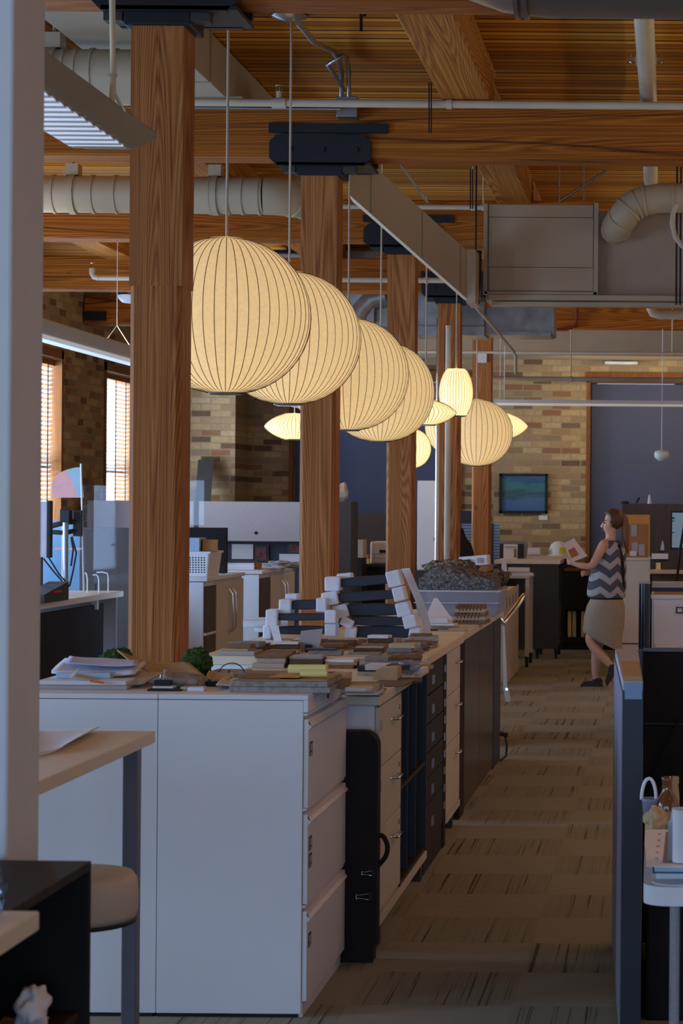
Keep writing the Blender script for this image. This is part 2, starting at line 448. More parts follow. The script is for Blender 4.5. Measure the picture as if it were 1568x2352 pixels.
# ------------------------------------------------------------------ the setting
struct('floor', MB().box(-6.6, 6.2, -5.2, 27.2, -.1, 0), M['carpet'])
struct('ceiling', MB().box(-6.6, 6.2, -5.2, 27.2, 4.02, 4.15), M['planks'])
WX, WT = -6.14, .42
WINS = LEFT_WINDOWS + [20.6, 23.74]
wl = MB()
wl.box(WX-WT, WX, -5.2, 27.1, 0, .9).box(WX-WT, WX, -5.2, 27.1, 3.2, 4.02)
ys = [-5.2] + [t for y in WINS for t in (y, y+1.5)] + [27.1]
for a, b in zip(ys[0::2], ys[1::2]): wl.box(WX-WT, WX, a, b, .9, 3.2)
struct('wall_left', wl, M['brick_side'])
# far wall with two shaded windows
FY = 26.6
W1 = (P(664,1000,FY).x, P(1062,1000,FY).x); W2 = (P(1346,1000,FY).x, 2.4)
zt = P(1400, 868, FY).z
wf = MB()
wf.box(-6.56, 6.2, FY, FY+.45, 0, .75).box(-6.56, 6.2, FY, FY+.45, zt, 4.02)
for a, b in ((-6.56, W1[0]), (W1[1], W2[0]), (W2[1], 6.2)): wf.box(a, b, FY, FY+.45, .75, zt)
struct('wall_far', wf, M['brick_far'])
struct('wall_corner', MB().box(WX, P(540,1000,25.8).x, 25.8, FY, 0, 4.02), M['brick_far'])
struct('wall_right', MB().box(6.0, 6.2, -5.2, 27.1, 0, 4.02), M['paint'])
struct('wall_back', MB().box(-6.6, 6.2, -5.2, -5.0, 0, 4.02), M['paint'])
struct('wall_near', MB().box(-2.5, -1.292, 4.285, 4.505, 0, 4.02), M['paint'], bevel=.006)
n = 1
for y in WINS:                                                      # left wall windows
    fr = MB(); x0, x1 = WX-.24, WX-.14
    fr.box(x0, WX+.015, y, y+.07, .9, 3.2).box(x0, WX+.015, y+1.43, y+1.5, .9, 3.2).box(x0, WX+.015, y, y+1.5, 3.11, 3.2).box(x0, WX+.03, y, y+1.5, .86, .93)
    fr.box(x0+.02, x1-.02, y, y+1.5, 2.0, 2.06)
    o = bpy.data.objects.new('window_%d' % n, fr.mesh('window', M['trimwood'], (0,0,0))); COL.objects.link(o); o['kind'] = 'structure'
    part(o, 'glass', MB().box(x0+.05, x0+.056, y+.07, y+1.43, .93, 3.11), M['acrylic'])
    n += 1
for (a, b) in (W1, W2):                                             # far wall windows
    fr = MB()
    fr.box(a, a+.05, FY-.02, FY+.2, .75, zt).box(b-.05, b, FY-.02, FY+.2, .75, zt).box(a, b, FY-.02, FY+.2, zt-.06, zt).box(a, b, FY-.04, FY+.2, .72, .78)
    o = bpy.data.objects.new('window_%d' % n, fr.mesh('window', M['trimwood'], (0,0,0))); COL.objects.link(o); o['kind'] = 'structure'
    sash = MB()
    zc = P(1400, 1070, FY).z
    sash.box(a+.05, a+.12, FY+.16, FY+.2, .78, zt-.06).box(b-.12, b-.05, FY+.16, FY+.2, .78, zt-.06).box(a+.05, b-.05, FY+.16, FY+.2, zc-.05, zc+.04)
    mid = a + (P(855,1000,FY).x-W1[0] if n == len(WINS)+1 else P(1557,1000,FY).x-W2[0])
    sash.box(mid-.05, mid+.18, FY+.16, FY+.2, .78, zt-.06)
    part(o, 'sash', sash, M['black'])
    part(o, 'glass', MB().box(a+.05, b-.05, FY+.21, FY+.215, .78, zt-.06), M['acrylic'])
    part(o, 'lintel', MB().box(a-.02, b+.1, FY-.03, FY+.1, zt, zt+.07), M['trimwood'])
    n += 1
t1 = single('roller_shade', 'dark grey roller shade drawn over the left window of the far brick wall', 'window shade',
       MB().box(W1[0]+.06, W1[1]-.06, FY+.08, FY+.085, .8, zt-.07), M['shade'], 'drawn roller shades on the far wall')
t2 = single('roller_shade', 'dark blue grey roller shade drawn over the window right of the framed painting', 'window shade',
       MB().box(W2[0]+.06, W2[1]-.06, FY+.08, FY+.085, .8, zt-.07), M['shade'], 'drawn roller shades on the far wall')
# venetian blinds on the two left wall windows in view
for y, lab in ((20.6, 'white venetian blind in the left brick wall window beside the white wall end'), (23.74, 'white venetian blind in the left brick wall window beside the nearest wooden column')):
    r = thing('venetian_blind', lab, 'blind', (WX-.09, y+.75, 3.1), 'venetian blinds on the left wall windows')
    sl = MB()
    z = .98
    while z < 3.03:
        sl.cbox((WX-.09, y+.75, z), (.05, 1.32, .003), (0, math.radians(-22), 0)); z += .046
    part(r, 'slats', sl, M['sheerwhite'])
    part(r, 'head_rail', MB().box(WX-.12, WX-.05, y+.08, y+1.42, 3.04, 3.1), M['trimwood'])
    for k in (.3, .75, 1.2):
        part(r, 'cord', MB().tube([(WX-.06, y+k, .96), (WX-.06, y+k, 3.04)], .006, 6), M['black'])

# ------------------------------------------------------------------ timber frame
BAY = 3.67; CY = [8.2+BAY*k for k in range(5)]
CX0, CX1 = -2.03, -1.825
collab = ['nearest wooden column, rising behind the white file cabinets', 'second wooden column along the row, behind the largest paper lamps',
          'third wooden column along the row, behind the stacked dark wooden arms', 'fourth wooden column along the row, partly hidden by a cream vertical pipe',
          'farthest wooden column of the row, left of the framed painting']
beamlab = ['heavy wooden ceiling beam overhead at the nearest column', 'wide wooden ceiling beam behind the horizontal sprinkler pipe, above the second column',
           'wooden ceiling beam behind the sloping duct and third column', 'darker wooden ceiling beam above the left windows with a short cream pipe in front',
           'farthest wooden ceiling beam, ending in the left brick wall']
for k, y in enumerate(CY):
    CX0 = (-2.03, -2.005, -2.005, -2.03, -2.05)[k]; CX1 = CX0+.198
    r = thing('wooden_column', collab[k], 'column', ((CX0+CX1)/2, y+.1, 0), 'row of square wooden columns')
    zc = 2.46
    up = MB().box(CX0, CX1, y, y+.2, zc, 3.46)
    c = .018; a0, a1, b0, b1 = CX0+.002, CX1-.002, y+.002, y+.198
    up.prism([(a0+c,b0),(a1-c,b0),(a1,b0+c),(a1,b1-c),(a1-c,b1),(a0+c,b1),(a0,b1-c),(a0,b0+c)], 'z', 0, zc)
    part(r, 'shaft', up, M['column'])
    cap = MB().box(CX0-.025, CX1+.03, y-.02, y+.22, 3.44, 3.505)
    part(r, 'cap', cap, M['iron'], bevel=.006)
    ch = .04
    for yy in (y-.03, y+.20+.07):
        sad = MB().prism([(-2.17+ch,3.485),(-1.62-ch,3.485),(-1.62,3.485+ch),(-1.62,3.655-ch),(-1.62-ch,3.655),(-2.17+ch,3.655),(-2.17,3.655-ch),(-2.17,3.485+ch)], 'y', yy-.03, yy)
        part(r, 'saddle_plate', sad, M['iron'])
        part(r, 'strap', MB().box(-2.175, -1.53, yy-.025, yy, 3.665, 3.715), M['iron'])
    part(r, 'saddle_base', MB().box(-2.13, -1.62, y-.06, y+.27, 3.488, 3.503), M['iron'])
    bl = MB()
    for bx in (-2.06, -1.88, -1.70): bl.tube([(bx, y-.06, 3.57), (bx, y-.075, 3.57)], .014, 8)
    part(r, 'bolts', bl, M['iron'])
    bk = MB().box(CX1+.03, CX1+.1, y-.02, y+.05, 3.455, 3.487).box(CX0-.1, CX0-.03, y-.02, y+.05, 3.455, 3.487)
    part(r, 'angle_bracket', bk, M['dark'])
    o = single('ceiling_beam', beamlab[k], 'beam', MB().box(WX+.01, 5.98, y-.03, y+.21, 3.535, 3.83), M['beam'], 'ceiling beams across the room', bevel=.012)
    if k == 4:
        part(o, 'iron_strap', MB().box(WX+.02, WX+.27, y-.045, y-.03, 3.62, 3.69).xf(Matrix.Identity(4)), M['iron']) if False else None
single('iron_strap', 'short black iron plate on the end of the farthest beam by the left wall', 'bracket',
       MB().box(WX+.02, WX+.25, CY[4]-.05, CY[4]-.03, P(215,737,22.87).z, P(215,716,22.87).z), M['iron'])
pl = ['wooden ceiling joist with swirling grain above the aisle, meeting the wide beam', 'wooden ceiling joist above the big grey air unit',
      'wooden ceiling joist over the aisle beyond the big grey air unit', 'wooden ceiling joist over the aisle in front of the farthest wall']
for k in range(4):
    x0, x1 = (-1.21, -.95) if k == 0 else (-1.22, -.98)
    single('ceiling_joist', pl[k], 'joist', MB().box(x0, x1, CY[k]+.24, CY[k+1]-.03, 3.80, 4.02), M['purlin'], 'ceiling joists running with the aisle', bevel=.008)
    for x, nm in ((-3.05, 'left of the column row'), (-4.82, 'near the left brick wall'), (.75, 'right of the aisle')):
        single('ceiling_joist', 'wooden ceiling joist %s, in the %s bay between the beams' % (nm, ['nearest', 'second', 'third', 'farthest'][k]), 'joist',
               MB().box(x-.12, x+.12, CY[k]+.24, CY[k+1]-.03, 3.80, 4.02), M['purlin'], 'ceiling joists running with the aisle', bevel=.008)

# ------------------------------------------------------------------ ducts
def ringduct(name, lab, y, zc, r, xa, xb, seams, mat, straps=(), elbow=None):
    t = thing(name, lab, 'duct', ((xa+xb)/2, y, zc-r), 'round grey ducts')
    part(t, 'pipe', MB().tube([(xa, y, zc), (xb, y, zc)], r, 40), mat)
    for x in seams:
        part(t, 'seam_ring', MB().tube([(x-.009, y, zc), (x+.009, y, zc)], r+.006, 40), mat)
    for x in straps:
        s = MB().tube([(x-.02, y, zc), (x+.02, y, zc)], r+.01, 40)
        s.box(x-.04, x+.04, y-.05, y+.05, zc+r, zc+r+.07).tube([(x, y, zc+r+.06), (x, y, 4.02)], .008, 6)
        part(t, 'hanger_strap', s, mat)
    if elbow:
        pts = [(xb, y, zc)] + [(xb+elbow*math.sin(a), y+elbow*(1-math.cos(a)), zc) for a in [math.pi/2*i/8 for i in range(1, 9)]]
        part(t, 'elbow', MB().tube(pts, r+.003, 40), mat)
        part(t, 'elbow_ring', MB().tube([pts[4], pts[5]], r+.008, 40), mat)
    return t
Yd = 13.7
px_x = lambda px, Y: (px-VX)*Y/F
ringduct('round_duct', 'long cream round duct with ring seams between the second and third columns', Yd, P(400,448,Yd).z, 42.5*Yd/F,
         -6.1, px_x(600, Yd), [px_x(q, Yd) for q in (120, 210, 262, 478, 520, 552, 590)], M['duct'], [px_x(q, Yd) for q in (163, 490)], elbow=.22)
Yd = 10.0
ringduct('round_duct', 'cream round duct high at upper left behind the nearest column', Yd, P(200,176,Yd).z, 62*Yd/F,
         -5.5, px_x(420, Yd), [px_x(q, Yd) for q in (145, 172, 208, 262)], M['duct'], [px_x(116, Yd)])
# big silver duct at the very top
t = thing('silver_duct', 'big silver round duct overhead at the top right', 'duct', (.6, 7.5, 3.37))
zc = P(1300, 38, 7.5).z + .27
pts = [(2.6, 7.5, zc), (-.42, 7.5, zc)] + [(-.42-.45*math.sin(a), 7.5+.0, zc+.45*(1-math.cos(a))) for a in [math.pi/2*i/7 for i in range(1, 8)]]
part(t, 'duct_pipe', MB().tube(pts, .27, 48), M['silver'])
for x in (px_x(1178, 7.5), px_x(1198, 7.5)):
    part(t, 'seam_ring', MB().tube([(x-.008, 7.5, zc), (x+.008, 7.5, zc)], .276, 48), M['silver'])
# square duct along the first bays
t = thing('square_duct', 'grey square duct against the ceiling just left of the nearest lamp cords', 'duct', (-2.52, 10.1, 3.757))
part(t, 'duct_body', MB().box(-2.74, -2.304, 8.46, 11.3, 3.757, 4.012), M['ductdark'], bevel=.004)
part(t, 'duct_body', MB().prism([(11.3, 3.757), (11.72, 3.84), (13.2, 3.84), (13.2, 4.012), (11.3, 4.012)], 'x', -2.738, -2.306), M['ductdark'])
for y in (9.3, 10.9): part(t, 'flange', MB().box(-2.748, -2.296, y, y+.02, 3.752, 4.015), M['ductdark'])
# sloping duct that drops into the air unit
def quadduct(name, label, cat, c0, c1, hx, mat):
    pass
a_t, a_b = P(800, 327, 12.6), P(800, 446, 12.6)
e_t, e_b = P(1076, 580, 13.55), P(1076, 690, 13.55)
dv = Vector((.10, .34, 0))
t = thing('sloping_duct', 'grey rectangular duct sloping down from the beam into the air unit', 'duct', tuple(e_b))
off = Vector((-.02, .30, 0))
m = MB(); m.loft([[a_t, a_b, a_b+off, a_t+off], [e_t, e_b, e_b+off, e_t+off]], smooth=False)
part(t, 'duct_body', m, M['duct'])
for k in (.18, .6, .93):
    p, q = a_t.lerp(e_t, k), a_b.lerp(e_b, k); d = (e_t-a_t)*.012; nrm = Vector((0,-.008,0))
    part(t, 'seam', MB().loft([[p+nrm, q+nrm, q+nrm+off, p+nrm+off], [p+d+nrm, q+d+nrm, q+d+nrm+off, p+d+nrm+off]], smooth=False), M['duct'])
part(t, 'end_flange', MB().box(e_t.x-.01, e_t.x+.045, e_t.y-.02, e_t.y+.34, e_b.z-.015, e_t.z+.015), M['duct'])
# air handling unit
Y0 = 13.9
t = thing('air_unit', 'big grey air handling unit hung from the ceiling over the aisle', 'air conditioner', (P(1240,690,Y0).x, Y0+.5, P(1240,690,Y0).z))
def pxbox(m, x0, y0, x1, y1, Ya, Yb):
    cx, cy = (x0+x1)/2, (y0+y1)/2
    return m.box(P(x0,cy,Ya).x, P(x1,cy,Ya).x, Ya, Yb, P(cx,y1,Ya).z, P(cx,y0,Ya).z)
part(t, 'cabinet', pxbox(MB(), 1116, 470, 1370, 690, Y0, Y0+.3), M['ductdark'], bevel=.004)
pn = pxbox(MB(), 1122, 470, 1362, 498.6, Y0-.02, Y0); 
part(t, 'panel', pn, M['duct'], bevel=.003)
part(t, 'panel', pxbox(MB(), 1122, 499.4, 1362, 613.6, Y0-.02, Y0), M['duct'], bevel=.003)
part(t, 'panel', pxbox(MB(), 1122, 614.4, 1362, 668, Y0-.02, Y0), M['duct'], bevel=.003)
fr = pxbox(MB(), 1110, 468, 1119, 676, Y0-.03, Y0+.02); pxbox(fr, 1363, 466, 1373, 690, Y0-.03, Y0+.02); pxbox(fr, 1112, 670, 1370, 676, Y0-.03, Y0+.02)
part(t, 'frame', fr, M['duct'])
part(t, 'side_cabinet', pxbox(MB(), 1370, 488, 1760, 692, Y0+.05, Y0+.32), M['ductdark'], bevel=.004)
part(t, 'seam', pxbox(MB(), 1393, 490, 1395, 688, Y0+.045, Y0+.05), M['ductdark'])
part(t, 'rail', pxbox(MB(), 1122, 678, 1760, 690, Y0-.04, Y0+.06), M['duct'], bevel=.004)
part(t, 'rail', pxbox(MB(), 1128, 694, 1760, 705, Y0+.02, Y0+.1), M['duct'], bevel=.004)
for q in (1092, 1553, 1562):
    single('hanging_rod', {1092: 'thin dark hanging rod left of the big air unit', 1553: 'left of the two thin hanging rods at the right end of the air unit', 1562: 'right of the two thin hanging rods at the right end of the air unit'}[q], 'rod',
           MB().tube([(P(q, 600, Y0-.06).x, Y0-.06, P(q, 700 if q > 1500 else 690, Y0-.06).z), (P(q, 600, Y0-.06).x, Y0-.06, 4.02)], .006, 8), M['iron'], 'hanging rods of the air unit')
cl = thing('pipe_insulation', 'black foam sleeved rod and clamp at the left edge of the air unit', 'hanger', tuple(P(1094, 708, Y0-.1)))
part(cl, 'sleeve', MB().tube([P(1093, 704, Y0-.1), P(1095, 640, Y0-.1), P(1096, 576, Y0-.1)], [.018, .026, .03], 12), M['iron'])
part(cl, 'clamp', MB().cbox(P(1083, 692, Y0-.1), (.10, .06, .04), (0, .25, 0)), M['iron'], bevel=.008)
# elbow duct into the unit
Yf = 13.65
t = thing('elbow_duct', 'cream round elbow duct dropping into the top of the air unit at right', 'duct', tuple(P(1420, 530, Yf)))
cpts = [P(1640, 458, Yf), P(1560, 455, Yf), P(1510, 456, Yf), P(1475, 462, Yf), P(1450, 474, Yf), P(1434, 492, Yf), P(1422, 512, Yf+.06), P(1412, 530, Yf+.2)]
part(t, 'duct_pipe', MB().tube(cpts, 34*Yf/F, 32), M['duct'])
for i, k in ((1, .3), (2, .9), (3, .6), (4, .5), (5, .4), (6, .5)):
    a, b = cpts[i], cpts[i+1]; d = (b-a).normalized()*.008; p = a.lerp(b, k)
    part(t, 'seam_ring', MB().tube([p-d, p+d], 34*Yf/F+.006, 32), M['duct'])
# flexible conduit
single('flexible_conduit', 'corrugated cream flexible hose looping down at the right edge beside the air unit', 'hose',
       MB().tube([P(1552, 470, 13.5), P(1545, 490, 13.5), P(1543, 515, 13.5), P(1550, 545, 13.5), P(1566, 565, 13.5), P(1580, 575, 13.5)], .016, 10), M['pipe'])
# galvanised duct far behind
Yg = 19.85
t = thing('galvanised_duct', 'shiny galvanised rectangular duct behind the third column', 'duct', tuple(P(1000, 770, Yg)))
part(t, 'duct_body', pxbox(MB(), 790, 655, 1112, 752, Yg, Yg+.5), M['galv'], bevel=.006)
part(t, 'flange', pxbox(MB(), 950, 748, 1112, 770, Yg-.03, Yg+.5), M['galv'], bevel=.004)
part(t, 'riser', pxbox(MB(), 786, 575, 860, 740, Yg-.1, Yg+.4), M['galv'], bevel=.006)
part(t, 'elbow', MB().tube([P(886, 680, Yg-.04), P(850, 690, Yg-.04), P(828, 715, Yg-.04), P(818, 745, Yg-.04)], .10, 20), M['galv'])
part(t, 'branch', pxbox(MB(), 1112, 704, 1272, 768, Yg+.1, Yg+.55), M['galv'], bevel=.004)
part(t, 'branch_flange', pxbox(MB(), 1128, 762, 1264, 770, Yg+.06, Yg+.55), M['galv'])
single('ceiling_soffit', 'long grey boxed duct above the far brick wall', 'duct', pxbox(MB(), 400, 735, 1900, 814, 24.8, 25.6), M['ductdark'], bevel=.005)
# pipes
def pipe(lab, x0, x1, px, py, Y, r, mat='pipe', cat='pipe', group='horizontal ceiling pipes', nm='sprinkler_pipe', hang=()):
    z = P(px, py, Y).z
    t = thing(nm, lab, cat, ((x0+x1)/2, Y, z-r), group)
    part(t, 'tube', MB().tube([(x0, Y, z), (x1, Y, z)], r, 16), M[mat])
    for hx in hang:
        part(t, 'hanger', MB().tube([(hx, Y, z+r), (hx, Y, 4.02)], .007, 8).tube([(hx-.014, Y, z), (hx+.014, Y, z)], r+.006, 14), M['iron'] if mat == 'steel' else M[mat])
    return t, z
t, z = pipe('cream sprinkler pipe running across in front of the wide wooden beam', -3.4, 5.9, 1000, 239, 11.55, .0215, hang=[px_x(1024, 11.55)])
part(t, 'tee', MB().tube([(px_x(617,11.55), 11.55, z), (px_x(649,11.55), 11.55, z)], .029, 14).tube([(px_x(633,11.55), 11.55, z), (px_x(633,11.55), 11.55, z+.06)], .016, 12), M['pipe'])
part(t, 'sprinkler_head', MB().tube([(px_x(633,11.55), 11.55, z+.06), (px_x(633,11.55), 11.55, z+.085)], .006, 8).lathe([(.001, .085), (.024, .088), (.024, .09)], (px_x(633,11.55), 11.55, z), 12).tube([(px_x(633,11.55)-.018,11.55,z+.06),(px_x(633,11.55)-.014,11.55,z+.087)],.003,6).tube([(px_x(633,11.55)+.018,11.55,z+.06),(px_x(633,11.55)+.014,11.55,z+.087)],.003,6), M['chrome'])
pipe('thin steel conduit below the front sprinkler pipe beside the nearest column', -2.9, px_x(775, 11.68), 600, 249, 11.68, .008, 'steel')
pipe('cream sprinkler pipe across in front of the third column beam', px_x(560, 15.2), px_x(1180, 15.2), 800, 474, 15.2, .018, hang=[px_x(1104, 15.2), px_x(1080, 15.2)])
pipe('cream sprinkler pipe behind the third column in front of the galvanised duct', px_x(700, 18.9), px_x(1090, 18.9), 900, 643, 18.9, .024, hang=[px_x(975, 18.9)])
t, z = pipe('short cream sprinkler pipe with upturned end above the left windows', px_x(222, 18.9), px_x(500, 18.9), 250, 638, 18.9, .024, hang=[px_x(400, 18.9)])
x = px_x(222, 18.9)
part(t, 'elbow', MB().tube([(x, 18.9, z), (x-.04, 18.9, z+.008), (x-.055, 18.9, z+.04), (x-.055, 18.9, z+.08)], .026, 14), M['pipe'])
part(t, 'sprinkler_head', MB().tube([(x-.055, 18.9, z+.08), (x-.055, 18.9, z+.12)], .008, 8).lathe([(.001, .12), (.024, .122), (.024, .126)], (x-.055, 18.9, z), 12), M['chrome'])
pipe('thin pale pipe crossing just under the grey boxed duct at the far end', px_x(930, 22.6), 4.0, 1250, 810, 22.6, .014, hang=[px_x(1540, 22.6)])
pipe('grey pipe crossing the far brick wall above the shaded window', px_x(1085, 23.6), 4.0, 1300, 871, 23.6, .027, 'ductdark', hang=[px_x(1308, 23.6)])
single('brace_pipe', 'bent grey brace rod hanging down from the air unit towards the far wall', 'pipe',
       MB().tube([P(1088, 700, 18.9), P(1140, 760, 19.1), P(1178, 806, 19.25), P(1184, 818, 19.3), P(1184, 860, 19.3)], .014, 10), M['ductdark'])
single('drain_pipe', 'fat cream pipe along the ceiling at upper right', 'pipe',
       MB().tube([P(1477, 20, 10.0), P(1489, 232, 12.2), P(1494, 415, 14.8)], .048, 24), M['pipe'])
t = thing('pipe_clamp', 'two eared clamp around the fat ceiling pipe at upper right', 'clamp', tuple(P(1480, 150, 11.2)))
c = P(1483.5, 138, 11.2)
part(t, 'band', MB().tube([c+Vector((0,-.02,-.002)), c+Vector((0,.02,.002))], .058, 24), M['duct'])
for s in (-1, 1): part(t, 'bolt_ear', MB().cbox(c+Vector((s*.075, 0, .0)), (.04, .03, .025)).tube([c+Vector((s*.08, 0, -.02)), c+Vector((s*.08, 0, .03))], .008, 8), M['chrome'])
single('drain_pipe', 'pale elbow pipe under the right end of the air unit', 'pipe',
       MB().tube([P(1494, 705, 21.5), P(1500, 718, 21.5), P(1515, 722, 21.5), P(1700, 724, 21.5)], .05, 20), M['ductdark'])
single('red_pipe', 'thin red pipe bent against the farthest beam right of the galvanised duct', 'pipe',
       MB().tube([P(1324, 700, 22.82), P(1324, 735, 22.82), P(1318, 750, 22.82), P(1300, 757, 22.82), P(1278, 757, 22.82)], .016, 10), plain('red_paint', rgb(120,42,34), .5))
# junction box with bent conduits
Yj = 11.72
t = thing('junction_box', 'grey junction box with two bent conduits on the wide wooden beam', 'electrical box', tuple(P(796, 268, Yj)))
part(t, 'box', pxbox(MB(), 772, 220, 820, 268, Yj, Yj+.1), M['steel'], bevel=.004)
part(t, 'conduit', MB().tube([P(784, 220, 11.7), P(784, 165, 11.6), P(778, 140, 11.4), P(765, 118, 11.1), P(722, 98, 10.6), P(700, 70, 10.1), P(684, 52, 9.8)], .014, 10), M['steel'])
part(t, 'conduit', MB().tube([P(801, 220, 11.7), P(801, 160, 11.6), P(797, 135, 11.4), P(785, 128, 11.2), P(752, 148, 11.3), P(790, 205, 11.7)], .012, 10), M['steel'])
t = thing('ceiling_canopy', 'dull silver ceiling canopy holding the second lamp cord', 'canopy', tuple(P(665, 48, 10.53)))
c = P(664, 45, 10.53)
part(t, 'plate', MB().lathe([(.02, -.01), (.085, .012), (.09, .02), (.02, .045)], tuple(c), 28), M['steel'])
part(t, 'stem', MB().tube([c+Vector((0,0,.03)), (c.x, c.y, 4.02)], .02, 12), M['steel'])
# iron tie marks hanging on the joist and thin hooks
for q, lab in (((987, 190, 305, 11.5), 'pair of thin black rods against the left side of the nearest joist'), ((1082, 388, 480, 13.4), 'thin black hanger rods below the wide beam left of the air unit')):
    x0 = P(q[0], q[1], q[3])
    single('hanger_rod', lab, 'rod', MB().tube([P(q[0]-2, q[2], q[3]), P(q[0]-2, q[1], q[3])], .004, 6).tube([P(q[0]+3, q[2], q[3]), P(q[0]+3, q[1], q[3])], .004, 6), M['iron'])
single('ceiling_hook', 'small black iron bracket on the ceiling boards right of the second lamp cord', 'bracket', MB().tube([P(829, 27, 10.3), P(829, 72, 10.3)], .008, 6).tube([P(837, 27, 10.3), P(837, 38, 10.3)], .008, 6), M['iron'])

for q, lab in ((1284, 'left of two thin grey rods hanging above the big air unit'), (1340, 'right of two thin grey rods hanging above the big air unit')):
    single('hanging_rod', lab, 'rod', MB().tube([P(q, 470, Y0+.15), (P(q, 470, Y0+.15).x, Y0+.15, 4.02)], .005, 6), M['steel'])
single('brace_rod', 'thin diagonal grey rod above the big air unit', 'rod', MB().tube([P(1286, 462, Y0+.2), P(1392, 392, Y0+.2)], .008, 8), M['steel'])
single('brace_rod', 'thin diagonal grey rod under the ceiling boards between sloping duct and air unit', 'rod', MB().tube([P(900, 348, 14.6), P(982, 466, 14.9)], .008, 8), M['steel'])
single('wall_plate', 'small pale grey plate on the upper part of the farthest column', 'plate', pxbox(MB(), 1097, 811, 1118, 833, CY[4]-.03, CY[4]), M['paint'], bevel=.004)
# ------------------------------------------------------------------ paper bubble lamps
LAMPBIG = lampshade('lamp_skin', rgb(226, 206, 164), .275, .4)
LAMPSM = lampshade('lamp_skin_bright', rgb(250, 234, 186), .55, .4)
def bubble_lamp(name, label, px, py, Y, prof, nribs, skin, watts, ring=.06, group=None, top=4.02):
    """prof: list of (radius, height) from top to bottom about the centre"""
    c = P(px, py, Y)
    t = thing(name, label, 'pendant lamp', tuple(c), group)
    part(t, 'shade', MB().lathe(prof, tuple(c), 96, cap=False), skin)
    rb = MB()
    for k in range(nribs):
        th = 2*math.pi*(k+.5)/nribs
        rb.tube([(c.x+(r+.0012)*math.cos(th), c.y+(r+.0012)*math.sin(th), c.z+z) for r, z in prof[::2]+[prof[-1]]], .0016 if Y < 16 else .0022, 4, caps=False)
    part(t, 'ribs', rb, ribm)
    rt, zt_ = prof[0]; rbm, zb = prof[-1]
    part(t, 'top_cap', MB().lathe([(.006, zt_+.012), (.012, zt_+.008), (rt+.003, zt_+.003), (rt+.003, zt_-.003)], tuple(c), 32), skin)
    part(t, 'bottom_ring', MB().lathe([(rbm+.003, zb+.004), (rbm+.003, zb-.006), (rbm-.01, zb-.006), (rbm-.01, zb+.004)], tuple(c), 48, cap=False), M['steel'])
    part(t, 'cord', MB().tube([(c.x, c.y, c.z+zt_), (c.x, c.y, top)], .0055, 8), M['cord'])
    part(t, 'bulb', MB().lathe([(.001, .06), (.028, .045), (.034, .02), (.025, -.01), (.015, -.04)], tuple(c), 16), glow('bulb', (1, .8, .5, 1), 2.0))
    l = bpy.data.lights.new('bulb_light', 'POINT'); l.energy = watts; l.color = (1.0, .82, .55); l.shadow_soft_size = .09
    o = bpy.data.objects.new('bulb_light', l); COL.objects.link(o); o.location = (0, 0, -.08); o.parent = t
    return t
def ball(R0, hz, ring, n=40, e=.93):
    a0 = math.acos(min(1, (ring/R0)**(1/e)))
    return [(R0*max(0, math.cos(a))**e, hz*math.sin(a)/math.sin(a0)) for a in [a0-2*a0*i/n for i in range(n+1)]]
def saucer(R0, hz, ring, n=32):
    out = []
    for i in range(n+1):
        s = 1-2*i/n
        out.append((ring+(R0-ring)*max(0, (1-abs(s)**1.35)**.72), hz*s))
    return out
def barrel(R0, hz, r1, n=32):
    return [(r1+(R0-r1)*math.cos(math.pi/2*(1-2*i/n)*1.0)**.62, hz*(1-2*i/n)) for i in range(n+1)]
G = 'white bubble pendant lamps in a line'
BB = ball(.345, .317, .065)
bubble_lamp('bubble_lamp', 'largest looking round paper lamp, nearest of the line beside the nearest column', 519, 726, 8.97, BB, 48, LAMPBIG, 1.6, group=G)
bubble_lamp('bubble_lamp', 'second round paper lamp of the line, in front of the second column', 663, 777, 10.53, BB, 48, LAMPBIG, 1.6, group=G)
bubble_lamp('bubble_lamp', 'third round paper lamp of the line, just behind the second column', 799, 860, 12.43, BB, 48, LAMPBIG, 1.6, group=G)
bubble_lamp('bubble_lamp', 'fourth round paper lamp of the line, in front of the third column', 873, 900, 13.95, BB, 48, LAMPBIG, 1.6, group=G)
bubble_lamp('bubble_lamp', 'round paper lamp hanging in front of the farthest column', 1094, 994, 20.9, BB, 40, LAMPBIG, 1.8, group=G)
bubble_lamp('bubble_lamp', 'round paper lamp mostly hidden behind the cream vertical pipe', 1050, 980, 23.4, BB, 40, LAMPBIG, 1.8, group=G)
bubble_lamp('barrel_lamp', 'bright barrel shaped paper lamp hanging highest of the small lamps', 1047, 902, 18.7, barrel(.146, .20, .078), 36, LAMPSM, 1.0, group='small bubble pendant lamps')
bubble_lamp('saucer_lamp', 'bright flat saucer paper lamp behind the fourth round lamp', 977, 948, 16.6, saucer(.235, .092, .075), 40, LAMPSM, .9, group='small bubble pendant lamps')
bubble_lamp('saucer_lamp', 'yellow saucer paper lamp at left, half hidden by the second column', 676, 980, 21.6, saucer(.295, .125, .10), 44, LAMPSM, 1.0, group='small bubble pendant lamps')
bubble_lamp('saucer_lamp', 'pointed yellow saucer paper lamp, rightmost of all the lamps', 1148, 979, 23.9, saucer(.305, .14, .09), 40, LAMPSM, 1.0, group='small bubble pendant lamps')
bubble_lamp('globe_lamp', 'small bright round paper lamp peeking out right of the third column', 940, 1030, 20.65, ball(.204, .189, .05), 36, LAMPSM, 1.0, group='small bubble pendant lamps')
